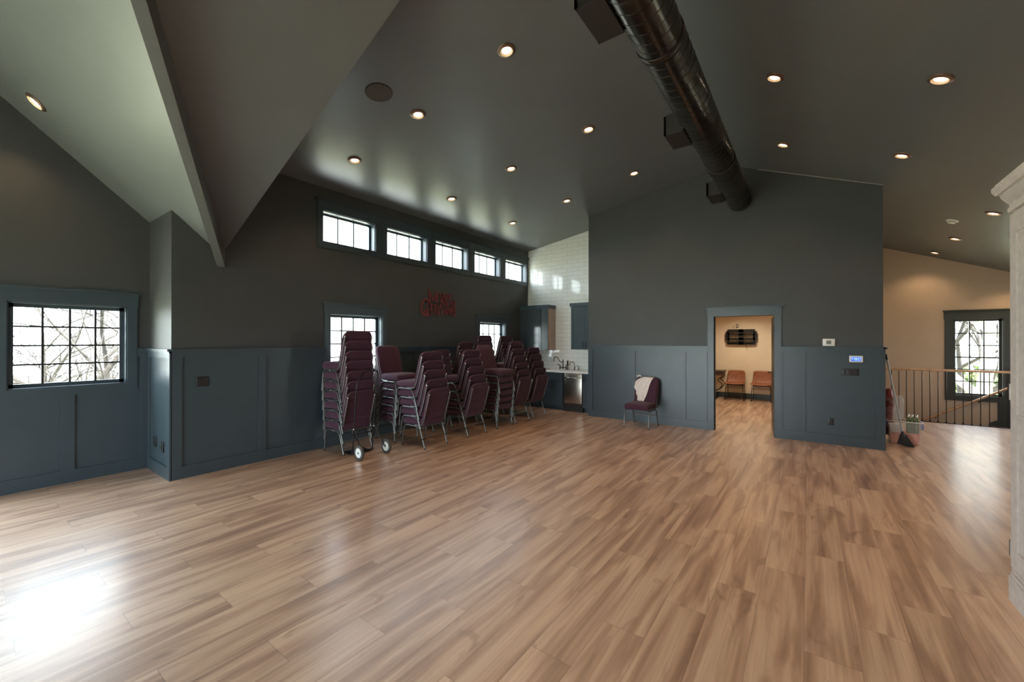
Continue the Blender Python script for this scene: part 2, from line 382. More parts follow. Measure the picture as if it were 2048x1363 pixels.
# partition, landing, back room
mb = MB(); mb.prism([(YD+t,-2.75),(YF,-2.75),(YF,RR(XE)+.03),(YD+t,RR(XE)+.03)], lambda a,b,d: (XE-d, a, b), 0, .12); mb.build('wall_partition', 'beige', kind='structure')
HWIN = (2.49, 3.20, .46, 2.07)
wall('wall_landing', FW, XE-.1, XR+.1, -2.75, 4.1, [HWIN], m='beige')
RWIN = [(-2.4, -1.2, .9, 2.1), (8.6, 9.9, .9, 2.1)]
wall('wall_right', RW, YB, YF, -2.75, RR(XR)+.05, RWIN, m='beige')
NWIN = [(-5.85, -3.4, .1, 2.4), (-3.2, -1.2, .1, 2.4)]  # unseen windows behind the camera, added and sized to light the room
wall('wall_near', NW, XL-.1, XR+.1, 0, 5.0, NWIN)
wall('wall_back_room', AW, -3.9, XE, 0, 2.75, m='cream')
mb = MB(); mb.box(-3.9, -3.78, YT+.12, YW, 0, 2.75); mb.build('wall_back_room_left', 'cream', kind='structure')
mb = MB(); mb.box(XE-.145, XE-.121, YD+t+.002, YW, 0, 2.7); mb.build('wall_back_room_right', 'cream', kind='structure')
mb = MB(); mb.box(-3.78, XE-.121, YD+t, YW, 2.62, 2.74); mb.build('ceiling_back_room', 'cream', kind='structure')
mb = MB(); mb.box(XK+.124, XE-.121, YD+t, YD+t+.012, 0, 2.62)
mb2 = MB()
for a, b, z0, z1 in ((XK+.124, DX0-.1, 0, 2.62), (DX1+.1, XE-.121, 0, 2.62), (DX0-.1, DX1+.1, DZ+.1, 2.62)): mb2.box(a, b, YD+t, YD+t+.012, z0, z1)
mb2.build('wall_back_room_front', 'cream', kind='structure')
mb = MB(); mb.box(XE, XR, YH-.02, YH, -2.75, -.25); mb.build('wall_stairwell', 'beige', kind='structure')

# ------------------------------------------------------------------ ceilings
mb = MB()
T = .12
mb.slab([(XL-.2,YE,shed(XL-.2)),(RX,YE,shed(RX)),(RX,YT+.1,shed(RX)),(XL-.2,YT+.1,shed(XL-.2))], T)
mb.build('ceiling_shed', 'ceiling', kind='structure')
mb = MB(); mb.slab([(RX,YE,RR(RX)),(XR+.2,YE,RR(XR+.2)),(XR+.2,YF+.2,RR(XR+.2)),(RX,YF+.2,RR(RX))], T)
mb.slab([(VX,YB-.1,RR(VX)),(XR+.2,YB-.1,RR(XR+.2)),(XR+.2,YE,RR(XR+.2)),(VX,YE,RR(VX))], T)
mb.build('ceiling_right_slope', 'ceiling', kind='structure')
mb = MB()
vy = lambda x: -1.061-.5036*x
xo = XL-.25
mb.slab([(xo,vy(xo),S2(xo)),(xo,YE,S2(xo)),(VX,YE,S2(VX)),(VX,VY,S2(VX))], T)
mb.build('ceiling_left_slope', 'ceiling', kind='structure')
mb = MB(); my = lambda y: 2*VY-y
mb.slab([(xo,my(vy(xo)),S2(xo)),(VX,VY,S2(VX)),(VX,YB-.1,S2(VX)),(xo,YB-.1,S2(xo))], T)
mb.build('ceiling_left_slope_near', 'ceiling', kind='structure')
mb = MB(); xb = XB-.2
mb.slab([(xb,YC+.15,S1(YC+.15)),(xb,VY,S1(VY)),(VX,VY,S1(VY)),(xo,vy(xo),S1(vy(xo))),(xo,YC+.15,S1(YC+.15))], T)
mb.build('ceiling_bay', 'ceiling', kind='structure')
mb = MB()
q = [(xb,YC+.15),(xb,VY),(VX,VY),(xo,vy(xo)),(xo,YC+.15)]
mb.slab([(x, my(y), S1(y)) for x, y in q][::-1], T)
mb.build('ceiling_bay_near', 'ceiling', kind='structure')
# vertical cheek closing the shed dormer
xx = -1.686
mb = MB(); mb.prism([(XL-.2,S2(XL-.2)),(xx,S2(xx)+.02),(xx,shed(xx)+.02),(XL-.2,shed(XL-.2))], lambda a,b,d: (a, YE+d, b), -.05, 0); mb.build('wall_dormer_cheek', 'ceiling', kind='structure')
mb = MB(); mb.prism([(xx,shed(xx)),(RX,shed(RX)),(VX,S2(VX)+.05)], lambda a,b,d: (a, YE+d, b), -.03, .0); mb.build('wall_dormer_infill', 'ceiling', kind='structure')
# valley beam
def beam(sgn, name):
    mb = MB(); d = Vector((1, -.5036, 0)).normalized(); n = Vector((-d.y, d.x, 0))  # n points to +y
    c0 = Vector((XL, 2.011, 0)); wdt = .0385; L_ = 4.62/ d.x; sl = .441
    ps = []
    for s_ in (-.02, L_):
        base = c0+d*s_; dx = base.x-XL
        for sd in (-1, 1):
            b = base+n*wdt*sd
            ps.append((b.x, b.y, 2.543+sl*(b.x-XL)))
    for i in range(4): ps.append((ps[i][0], ps[i][1], ps[i][2]+.30))
    if sgn < 0: ps = [(x, my(y), z) for x, y, z in ps]
    mb.add(ps, [(0,1,3,2),(4,6,7,5),(0,2,6,4),(1,5,7,3),(0,4,5,1),(2,3,7,6)])
    return mb.build(name, 'ceiling', kind='structure')
beam(1, 'beam_valley'); beam(-1, 'beam_valley_near')

# ------------------------------------------------------------------ wainscot
RAILZ = 1.5175
trimn = [0]
def wainscot(W, s0, s1, stiles, opens=(), z1=RAILZ, base=.145, toprail=(1.412, 1.49), cap=True):
    trimn[0] += 1
    t = sempty('trim_%d' % trimn[0])
    # opens: (a, b, zlow) : above zlow nothing (window or door; zlow=0 -> door)
    segs = []; s = s0
    for a, b, zl in sorted(opens): segs.append((s, a, None)); segs.append((a, b, zl)); s = b
    segs.append((s, s1, None))
    pn, rl, cp, bs = MB(), MB(), MB(), MB()
    for a, b, zl in segs:
        if b-a < 1e-4: continue
        if zl is None:
            wb(pn, W, a, b, 0, 1.49, 0, .006); wb(rl, W, a, b, *toprail, .0, .022); wb(bs, W, a, b, 0, base, 0, .024)
            if cap: wb(cp, W, a, b, 1.49, z1, 0, .042)
            wb(cp, W, a, b, 1.470, 1.49, 0, .028)
        elif zl > 0: wb(pn, W, a, b, 0, zl, 0, .006); wb(bs, W, a, b, 0, base, 0, .024)
    for st in stiles:
        a, b = st[0], st[1]; top = st[2] if len(st) > 2 else toprail[0]
        wb(rl, W, a, b, base, top, 0, .0218)
    pn.build('panel', 'wains', t); rl.build('rails', 'wains', t); cp.build('cap', 'wains', t); bs.build('baseboard', 'wains', t)
    return t
wainscot(LW, YC, YT-.6, [(YC, 1.614), (2.445, 2.532), (5.206-.087, 5.206), (5.95, 6.04), (6.80, 6.905)], [(3.365, 4.49, 1.0), (6.905, 8.02, 1.0)])
wainscot(BW, -2.286, YC, [(.755, .860, 1.0), (1.424, YC)], [(-2.25, .21, .26), (.21, 1.399, 1.0)])
wainscot(CW, XB+.03, XL+.022, [(XB+.03, XB+.10), (XL-.08, XL+.022)])
wainscot(DW, XK, XE+.022, [(XK, -3.735), (-2.883, -2.812), (-1.907, -1.853), (-1.535, -1.484), (-.358, -.335), (-.127, -.035), (.81, XE+.022)], [(-1.475, -.36, 0)])
# face of the partition edge seen past the corner
trimn[0] += 1
mb = MB(); mb.box(XE, XE+.022, YD-.022, YF-.02, 0, .145); mb.box(XE, XE+.012, YD-.02, YD+1.0, .145, 1.49); mb.box(XE, XE+.042, YD-.042, YD+1.0, 1.49, RAILZ)
mb.build('trim_%d' % trimn[0], 'wains', kind='structure')
# tall corner edge of the doorway wall: bright caulk line under the slope
trimn[0] += 1
mb = MB(); mb.tube([(-.7, YD-.002, RR(-.7)-.004), (XE, YD-.002, RR(XE)-.004)], .004, 6); mb.build('trim_%d' % trimn[0], M['armoire'], kind='structure')
trimn[0] += 1
mb = MB(); mb.box(-3.78, XE-.15, YW-.02, YW, 0, .15); mb.build('trim_%d' % trimn[0], 'wains', kind='structure')

# ------------------------------------------------------------------ windows
winn = [0]
def window(W, s0, s1, z0, z1, cols, rows, rec=.10, sash=.04, casing=True, cm='wains', out=1, hung=False, ap=.09, side=.09, head=.155, mun=.019, ext=(0,0), port=True):
    winn[0] += 1; t = sempty('window_%d' % winn[0])
    if casing:
        c = MB()
        wb(c, W, s0-side, s0, z0-ap, z1, 0, .024); wb(c, W, s1, s1+side, z0-ap, z1, 0, .024)
        wb(c, W, s0, s1, z0-ap, z0, 0, .024)
        wb(c, W, s0-side-.012, s1+side+.012, z1, z1+head, 0, .028); wb(c, W, s0-side-.03, s1+side+.03, z1+head, z1+head+.02, 0, .05)
        c.build('casing', cm, t)
    j = MB(); th = .012
    wb(j, W, s0, s0+th, z0, z1, -.15, .004); wb(j, W, s1-th, s1, z0, z1, -.15, .004)
    wb(j, W, s0, s1, z0, z0+th, -.15, .006); wb(j, W, s0, s1, z1-th, z1, -.15, .004)
    j.build('jamb', cm, t)
    g = MB(); a, b, c0, c1 = s0+th, s1-th, z0+th, z1-th; d0, d1 = -rec-.035, -rec
    wb(g, W, a, a+sash, c0, c1, d0, d1); wb(g, W, b-sash, b, c0, c1, d0, d1); wb(g, W, a, b, c0, c0+sash, d0, d1); wb(g, W, a, b, c1-sash, c1, d0, d1)
    g.build('sash', cm, t)
    m = MB(); a += sash; b -= sash; c0 += sash; c1 -= sash
    for i in range(1, cols): x = a+(b-a)*i/cols; wb(m, W, x-mun/2, x+mun/2, c0, c1, d0+.008, d1-.006)
    for i in range(1, rows):
        z = c0+(c1-c0)*i/rows; hh = mun/2 if not (hung and i == rows//2) else .014
        wb(m, W, a, b, z-hh, z+hh, d0+.007, d1-.005)
    m.build('grille', 'black', t)
    p = MB(); wb(p, W, a-.01, b+.01, c0-.01, c1+.01, d0+.014, d0+.018); p.build('pane', 'glass', t)
    if port:
        c = Vector(W((s0+s1)/2, (z0+z1)/2, -.155)); inn = Vector(W((s0+s1)/2, (z0+z1)/2, 0))-c
        portal(c, inn, s1-s0, z1-z0)
for a, b in BWIN: window(BW, a, b, WZ0, WZ1, 4, 4)
window(BW, *BBIG, 4, 4)
for a, b in LWIN: window(LW, a, b, WZ0, WZ1, 4, 4)
for a, b in CLER: window(LW, a, b, CZ0, CZ1, 3, 1, casing=False, rec=.11, sash=.028)
# continuous casing of the clerestory row
trimn[0] += 1
c = MB(); y0, y1 = CLER[0][0]-.086, CLER[-1][1]+.07
wb(c, LW, y0, y1, 3.033, CZ0, 0, .024); wb(c, LW, y0-.0, y1, CZ1, 3.735, 0, .026); wb(c, LW, y0-.03, y1+.02, 3.735, 3.765, 0, .05)
prev = y0
for a, b in CLER: wb(c, LW, prev, a, CZ0, CZ1, 0, .024); prev = b
wb(c, LW, prev, y1, CZ0, CZ1, 0, .024)
c.build('trim_%d' % trimn[0], 'wains', kind='structure')
trimn[0] += 1
c = MB()
for (a0, b0), (a1, b1) in zip(CLER, CLER[1:]): m_ = (b0+a1)/2; wb(c, LW, m_-.004, m_+.004, 3.033, 3.735, .024, .0285)
c.build('trim_%d' % trimn[0], 'wall', kind='structure')
window(FW, *HWIN, 3, 6, rec=.06, sash=.038, cm='frame_olive', hung=True, side=.125, ap=.105, head=.17)
for r in RWIN: window(RW, *r, 3, 4, cm='frame_olive')
for r in NWIN: window(NW, *r, 2, 2, cm='wains', mun=.02)
# dark panel below the far window, beside the stair
trimn[0] += 1
mb = MB(); mb.prism([(3.115, .36), (3.80, .36), (3.80, -1.2), (3.0, -.9), (3.0, -.06), (3.115, .0)], FW, 0, .03); mb.build('trim_%d' % trimn[0], 'frame_olive', kind='structure')

# ------------------------------------------------------------------ doorway
d = sempty('door_1')
c = MB()
for yy0, yy1 in ((YD-.026, YD), (YD+t, YD+t+.02)):
    c.box(-1.475, DX0, yy0, yy1, 0, DZ); c.box(DX1, -.36, yy0, yy1, 0, DZ)
    c.box(-1.487, -.348, yy0-.004, yy1, DZ, 2.19)
c.box(-1.515, -.32, YD-.05, YD, 2.19, 2.212)
c.build('casing', 'wains', d)
c = MB(); c.box(DX0-.02, DX0, YD, YD+t, 0, DZ); c.box(DX1, DX1+.02, YD, YD+t, 0, DZ); c.box(DX0, DX1, YD, YD+t, DZ, DZ+.02)
c.box(DX0, DX0+.012, YD+.05, YD+.09, 0, DZ); c.box(DX1-.012, DX1, YD+.05, YD+.09, 0, DZ)
c.build('jamb', 'black', d)
lf = bpy.data.objects.new('leaf_pivot', None)
import mathutils
p0 = Vector((DX1-.006, YD+t-.02, 0)); p1 = Vector((DX1-.105, YD+t+.86, 0)); dr = (p1-p0).normalized(); nr = Vector((-dr.y, dr.x, 0))
c = MB(); q = [p0, p1, p1-nr*.04, p0-nr*.04]
c.add([(*v.xy, .01) for v in q]+[(*v.xy, 2.035) for v in q], [(0,1,2,3),(4,5,6,7),(0,1,5,4),(1,2,6,5),(2,3,7,6),(3,0,4,7)])
leaf = c.build('leaf', 'frame_olive', d)
c = MB()
for z in (.28, 1.05, 1.82): c.tube([(DX1-.012, YD+.075, z-.05), (DX1-.012, YD+.075, z+.05)], .009, 8)
c.build('hinges', 'blackmetal', d)
h = p0+dr*.80+nr*.0
c = MB(); c.tube([(h.x, h.y, 1.03), (h.x+nr.x*.06, h.y+nr.y*.06, 1.03), (h.x+nr.x*.06-dr.x*.1, h.y+nr.y*.06-dr.y*.1, 1.03)], .009, 8); c.build('handle', 'blackmetal', d)

# ------------------------------------------------------------------ recessed lights
def frame_from_normal(n):
    n = Vector(n).normalized(); return n.to_track_quat('Z', 'Y').to_matrix()
lightdata = bpy.data.lights.new('downlight', 'SPOT'); lightdata.energy = SPOT_W; lightdata.color = (1, .66, .38)
lightdata.spot_size = math.radians(120); lightdata.spot_blend = .8; lightdata.shadow_soft_size = .04
def recessed(x, y, z, nrm, label, group, on=True):
    n = Vector(nrm).normalized()     # points down into the room
    mtx = frame_from_normal(-n)       # local +z goes up into the ceiling
    r = thing('recessed_light', label, 'ceiling light', (x, y, z), group=group)
    r.rotation_euler = mtx.to_euler()
    MB().lathe([(.092, .002), (.092, -.004), (.086, -.011), (.066, -.016)], n=32).build('trim_ring', 'trimring', r)
    MB().lathe([(.066, -.016), (.062, -.018), (.059, -.016), (.053, -.002), (.046, -.001)], n=32).build('baffle', 'baffle', r)
    MB().disc(.0475, n=32, h=-.002).build('lens', 'lens' if on else 'baffle', r)
    if on:
        l = bpy.data.objects.new('downlight', lightdata); COL.objects.link(l); l.location = (x+n.x*.03, y+n.y*.03, z+n.z*.03)
        l.rotation_euler = (n*.35+Vector((0,0,-1))).to_track_quat('-Z', 'Y').to_euler()
    return r
ns = Vector((.164, 0, -1)); nR = Vector((-.389, 0, -1)); nB = Vector((0, -.8757, -1))
YN = ['nearest the camera', 'in the middle', 'farthest from the camera']
for i, (x, nm) in enumerate(((-5.039, 'row nearest the clerestory windows'), (-3.752, 'middle row of the low slope'), (-2.441, 'row beside the duct, left of it'))):
    for j, y in enumerate((3.275, 5.156, 6.975)):
        recessed(x, y, shed(x)-.001, ns, 'lit recessed light, %s, %s' % (YN[j].replace('in the middle', 'second'), nm), 'recessed lights in the low left slope')
recessed(-.280, 5.091, RR(-.28)-.001, nR, 'lit recessed light just right of the duct, the nearer one', 'recessed lights in the right slope')
recessed(-.280, 6.912, RR(-.28)-.001, nR, 'lit recessed light just right of the duct, the farther one', 'recessed lights in the right slope')
recessed(.943, 5.091, RR(.943)-.001, nR, 'large lit recessed light high at the right, nearest of its slope', 'recessed lights in the right slope')
recessed(.943, 6.912, RR(.943)-.001, nR, 'lit recessed light above the open corner of the doorway wall', 'recessed lights in the right slope')
recessed(2.149, 8.76, RR(2.149)-.001, nR, 'lit recessed light beside the top of the armoire', 'recessed lights in the right slope')
recessed(2.138, 10.574, RR(2.138)-.001, nR, 'dim recessed light behind the smoke detector', 'recessed lights in the right slope')
recessed(2.135, 12.0, RR(2.135)-.001, nR, 'recessed light nearest the beige far wall, in the dark end', 'recessed lights in the right slope')
recessed(-6.273, .516, S1(.516)-.001, nB, 'lone recessed light in the bay ceiling above the left window', 'recessed light in the bay')
# unseen extra spots added to light the room, without fixtures
for (x, y, z, n) in ((-.28, 3.24, RR(-.28), nR), (.943, 3.24, RR(.943), nR), (2.149, 6.91, RR(2.149), nR), (3.2, 10.9, RR(3.2), nR), (3.3, 12.0, RR(3.3), nR), (.943, 1.2, RR(.943), nR), (2.149, 5.0, RR(2.149), nR)):
    l = bpy.data.objects.new('downlight', lightdata); COL.objects.link(l); l.location = (x, y, z-.04); l.rotation_euler = (0, 0, 0)
for (x, y) in ((-2.2, 10.2), (-.6, 10.2), (-1.4, 12.0)):
    ld = bpy.data.lights.new('backroom_lamp', 'SPOT'); ld.energy = 62; ld.color = (1, .84, .62); ld.spot_size = math.radians(150); ld.spot_blend = .8; ld.shadow_soft_size = .08
    l = bpy.data.objects.new('backroom_lamp', ld); COL.objects.link(l); l.location = (x, y, 2.58)

# ceiling speaker and smoke detector
sx, sy = -3.76, 2.735
r = thing('ceiling_speaker', 'large dark brown round speaker flush in the ceiling', 'speaker', (sx, sy, shed(sx)-.001)); r.rotation_euler = frame_from_normal(-ns).to_euler()
MB().lathe([(.142, .002), (.142, -.006), (.136, -.009), (.132, -.006)], n=48).build('rim', 'register', r)
MB().disc(.133, n=48, h=-.0065).build('grille', 'speaker', r)
r = thing('smoke_detector', 'small white smoke detector on the dark right slope', 'smoke detector', (1.878, 9.454, RR(1.878)-.001)); r.rotation_euler = frame_from_normal(-nR).to_euler()
MB().lathe([(.075, .0), (.075, -.012), (.066, -.018), (.05, -.02), (.05, -.03), (.042, -.043), (.0, -.046)], n=32).build('housing', 'white', r)
MB().lathe([(.052, -.0215), (.0525, -.0285)], n=32).build('vent_slots', 'black', r)

# ------------------------------------------------------------------ duct
DXc, DZc, DR = -.959, 4.042, .183
r = thing('spiral_duct', 'long dark bronze spiral duct running along the ridge', 'duct', (DXc, 0, DZc))
mb = MB(); rot = Matrix.Rotation(-PI/2, 3, 'X')
L0, L1 = -3.5, 8.07
mb.lathe([(0, L0), (DR, L0)]+[(DR, L0+(L1-L0)*i/24) for i in range(1, 24)]+[(DR, L1-.015), (DR-.012, L1), (0, L1)], n=56, mtx=rot)
mb.build('pipe', 'duct', r)
pts = []; pitch = .118; n = int((8.0-.9)/pitch*28)
for i in range(n+1):
    a = 2*PI*i/28; pts.append((DR*1.0*math.cos(a), .9+pitch*i/28, DR*math.sin(a)))
MB().tube(pts, .0034, 5).build('spiral_seam', 'ductseam', r)
for yb in (3.35, 6.1):
    MB().lathe([(DR, yb-.04), (DR+.006, yb-.04), (DR+.007, yb), (DR+.006, yb+.04), (DR, yb+.04)], n=56, mtx=rot).build('coupling', 'duct', r)
for y0, y1 in ((2.53, 2.94), (4.69, 5.09), (7.06, 7.50)):
    g = MB(); X0, X1 = -1.30-DXc, -1.10-DXc
    g.add([(X0, y0, 3.90-DZc), (X1, y0, 3.90-DZc), (X1, y1, 3.90-DZc), (X0, y1, 3.90-DZc), (X0, y0, 4.11-DZc), (X1, y0, 4.16-DZc), (X1, y1, 4.16-DZc), (X0, y1, 4.11-DZc)],
          [(0,3,2,1),(4,5,6,7),(0,1,5,4),(1,2,6,5),(2,3,7,6)])
    reg = g.build('register_box', 'register', r)
    g = MB()
    for k in range(9): z = 3.915-DZc+k*.021; g.box(X0-.001, X0+.03, y0+.012, y1-.012, z, z+.008)
    g.box(X0-.004, X0+.02, y0, y0+.014, 3.90-DZc, 4.11-DZc); g.box(X0-.004, X0+.02, y1-.014, y1, 3.90-DZc, 4.11-DZc)
    g.build('louvres', 'register', reg)
MB().tube([(0, 1.0, DR), (0, 1.0, .6)], .004, 6).build('hanger', 'register', r)
MB().tube([(0, 5.8, DR), (0, 5.8, .6)], .004, 6).build('hanger', 'register', r)

# ------------------------------------------------------------------ stacking chair
def arc_pts(pts, r, n=4):
    # round the interior corners of a polyline
    pts = [Vector(p) for p in pts]; out = [pts[0]]
    for i in range(1, len(pts)-1):
        a, b, c = pts[i-1], pts[i], pts[i+1]; u = (a-b).normalized(); v = (c-b).normalized(); rr = min(r, (a-b).length*.45, (c-b).length*.45)
        p, q = b+u*rr, b+v*rr
        for k in range(n+1):
            s = k/n; out.append(p*(1-s)**2+b*2*s*(1-s)+q*s*s)
    out.append(pts[-1]); return out
def rounded_outline(w, h, rt, rb, n=6):
    o = []
    for cx, cz, r, a0 in ((w/2-rb, rb, rb, -PI/2), (w/2-rt, h-rt, rt, 0), (-w/2+rt, h-rt, rt, PI/2), (-w/2+rb, rb, rb, PI)):
        for k in range(n+1): a = a0+PI/2*k/n; o.append((cx+r*math.cos(a), cz+r*math.sin(a)))
    return o
def padmesh(mb, outline, layers, fn):
    # layers: (inset, depth)
    xs = [p[0] for p in outline]; zs = [p[1] for p in outline]; cx, cz = (min(xs)+max(xs))/2, (min(zs)+max(zs))/2; W_, H_ = max(xs)-min(xs), max(zs)-min(zs)
    n = len(outline); vs = []; fs = []
    for ins, dpt in layers:
        for x, z in outline: vs.append(fn(cx+(x-cx)*(W_-2*ins)/W_, cz+(z-cz)*(H_-2*ins)/H_, dpt))
    for i in range(len(layers)-1):
        for k in range(n): fs.append((i*n+k, i*n+(k+1) % n, (i+1)*n+(k+1) % n, (i+1)*n+k))
    mb.add(vs, fs, True); m = len(layers)-1
    mb.add(vs[:n], [tuple(range(n))]); mb.add(vs[m*n:], [tuple(range(n))], True)
BACK_L = lambda z: .195+(z-.40)*.30      # y of the rear face of the back at height z
def make_chair(label, group=None):
    t = thing('stacking_chair', label, 'chair', group=group)
    for sx_ in (-1, 1):
        x = sx_*.232
        fr = arc_pts([(x, -.25, .012), (x, -.208, .325), (x, -.02, .325)], .065)
        lg = MB().tube(fr, .0115, 8).build('leg', 'chairframe', t); MB().tube([(x, -.2515, 0), (x, -.2495, .02)], .0135, 8).build('glide', 'glides', lg)
        re = arc_pts([(x, -.02, .325), (x, .140, .318), (x, .255, .012)], .075)
        lg = MB().tube(re, .0115, 8).build('leg', 'chairframe', t); MB().tube([(x, .2585, 0), (x, .2525, .02)], .0135, 8).build('glide', 'glides', lg)
        bx = sx_*.217
        g = MB(); g.tube(arc_pts([(bx, .0, .332), (bx, .165, .335), (bx, BACK_L(.45)+.015, .45), (bx, BACK_L(.81)+.015, .81)], .05), .0115, 8)
        up = g.build('back_upright', 'chairframe', t)
        MB().rbox(bx-.009, bx+.009, BACK_L(.80)+.006, BACK_L(.80)+.024, .800, .828, .004, 1).build('cap', 'chromecap', up)
        MB().rbox(x+sx_*.006, x+sx_*.014, -.03, -.012, .318, .336, .003, 1).build('bumper', 'chromecap', t)
    g = MB(); g.tube([(-.232, .205, .185), (.232, .205, .185)], .008, 8); g.build('stretcher', 'chairframe', t)
    MB().tube([(-.222, -.17, .326), (.222, -.17, .326), (.222, .10, .326), (-.222, .10, .326)], .009, 8, closed=True).build('seat_frame', 'chairframe', t)
    s = MB()
    def sf(v):
        x, y, z = v; u = x/.232; q = (y+.03)/.24
        if z > .40: z += .014*(1-u*u)*(1-q*q)
        if q < -.5: z -= .022*((-q-.5)*2)**2*(1 if z > .40 else .2)
        x *= 1-.05*max(0, q)
        return Vector((x, y, z))
    s.rbox(-.232, .232, -.262, .215, .338, .446, .034, 3, fn=sf, cuts=2)
    s.build('seat', 'fabric', t)
    b = MB()
    out = rounded_outline(.452, .520, .085, .04)
    def bf(x, z, dd):
        zz = .375+z; w = 1-.04*(1-z/.52); return (x*w, BACK_L(zz)-dd-.012*math.sin(PI*min(1, z/.5))*(1 if dd > .02 else 0), zz)
    padmesh(b, out, [(.006, 0), (0, .006), (-.001, .022), (.004, .036), (.016, .046), (.045, .053), (.10, .056)], bf)
    bo = b.build('backrest', 'fabric', t)
    for zz in (.50, .80): MB().tube([(-.212, BACK_L(zz)+.002, zz), (.212, BACK_L(zz)+.002, zz)], .0022, 5).build('seam', 'piping', bo)
    ed = MB(); ed.tube([Vector(bf(x*.985, .26+(z-.26)*.985, -.001)) for x, z in out], .0030, 5, closed=True); ed.build('piping', 'piping', bo)
    return t
chair0 = None
ORD = ['lowest', 'second', 'third', 'fourth', 'fifth', 'sixth', 'seventh']
def stack(x, y, face, n, pitch, lean, where, group):
    # face: angle of the facing direction; local facing is -Y
    global chair0
    rz = face
    for k in range(n):
        lab = 'plum chair, %s in %s' % ('topmost' if k == n-1 else (ORD[k]+(' from the floor' if k else '')), where)
        if chair0 is None: chair0 = make_chair(lab, group); c = chair0
        else: c = copy_tree(chair0); c['label'] = lab; c['group'] = group
        f_ = Vector((math.sin(rz), -math.cos(rz), 0))
        c.location = (x+f_.x*lean*k, y+f_.y*lean*k, pitch*k); c.rotation_euler = (0, 0, rz+random.uniform(-.012, .012))
TOWALL = -PI/2     # faces -x
TOROOM = PI/2
stack(-5.535, 3.50, TOWALL, 7, .1435, .012, 'the stack behind the hand truck', 'stack behind the hand truck')
stack(-5.535, 4.38, TOROOM, 6, .127, .012, 'room-facing stack beside the hand truck', 'room-facing stack by the hand truck')
stack(-4.860, 4.385, TOWALL, 5, .138, .041, 'the front stack nearest the hand truck', 'first front stack')
stack(-4.845, 5.330, TOWALL, 5, .139, .050, 'the second front stack from the hand truck', 'second front stack')
stack(-4.870, 6.150, TOROOM, 6, .127, .012, 'the front stack facing the room', 'room-facing front stack')
stack(-4.855, 6.720, TOWALL, 6, .141, .044, 'the front stack second from the kitchen', 'front stack second from the kitchen')
stack(-4.870, 7.380, TOWALL, 5, .143, .056, 'the front stack nearest the kitchen', 'front stack nearest the kitchen')
stack(-5.62, 5.28, TOWALL, 5, .138, .030, 'the lowest rear stack by the wall', 'lowest rear stack')
stack(-5.62, 5.98, TOWALL, 6, .138, .030, 'the rear stack left of the small window', 'rear stack left of the small window')
stack(-5.62, 6.595, TOWALL, 7, .138, .030, 'the rear stack before the small window', 'rear stack before the small window')
stack(-5.62, 7.35, TOWALL, 7, .138, .030, 'the rear stack right of the small window', 'rear stack right of the small window')
c = copy_tree(chair0); c['label'] = 'single plum chair with a white cloth over its back, by the doorway wall'; c['group'] = 'single chair'
c.location = (-2.560, 7.700, 0); c.rotation_euler = (0, 0, math.radians(-3))
# cloth on its back
def cloth():
    th = math.radians(-3); fwd = lambda x, y, z: (-2.56+x*math.cos(th)-y*math.sin(th), 7.70+x*math.sin(th)+y*math.cos(th), z)
    nu, nv = 36, 44; vs = []; fs = []
    for j in range(nv+1):
        v = j/nv
        for i in range(nu+1):
            u = i/nu
            # left (viewer) edge and right edge of the cloth as it hangs
            if v < .16:      # behind / over the top
                s_ = v/.16; zc = .825+.08*s_; yc = BACK_L(.90)+.03-.0*s_; 
                xl, xr = -.06, .12
                x = xl+(xr-xl)*u; y = yc-.02*s_; z = zc
            else:
                s_ = (v-.16)/.84
                z = .915-.46*s_
                xl = [(-.07, 0), (-.165, .12), (-.22, .3), (-.21, .45), (-.18, .6), (-.15, .75), (-.135, .9), (-.12, 1)]
                xr = [(.145, 0), (.105, .15), (.075, .35), (.062, .55), (.042, .75), (.0, 1)]
                def ip(t_):
                    for (a, p), (b, q) in zip(t_, t_[1:]):
                        if s_ <= q: return a+(b-a)*(s_-p)/(q-p)
                    return t_[-1][0]
                l_ = ip(xl)+.009*math.sin(s_*24)*(1 if s_ < .95 else 0); r_ = ip(xr)
                x = l_+(r_-l_)*u
                fold = .010*math.sin(u*19+s_*3)*(.3+.7*s_)+.006*math.sin(u*37+s_*6)*(1-u)
                y = BACK_L(min(z, .9))-.078-fold*.8-.004; 
                if s_ < .06: y += (.06-s_)/.06*.05
            vs.append(fwd(x, y, z))
    for j in range(nv):
        for i in range(nu): a = j*(nu+1)+i; fs.append((a, a+1, a+nu+2, a+nu+1))
    mb = MB(); mb.add(vs, fs, True)
    # small knot of the tie at the top left
    o = mb.build('white_cloth', 'cloth'); so = o.modifiers.new('t', 'SOLIDIFY'); so.thickness = .004
    g = MB(); g.tube([fwd(-.09, .235, .925), fwd(-.13, .23, .935), fwd(-.165, .235, .918), (fwd(-.19, .23, .922))], [.010, .014, .012, .006], 8)
    g.build('tie', 'cloth', o)
    return o
tag(cloth(), 'white crumpled cloth draped over the back of the single chair', 'cloth')

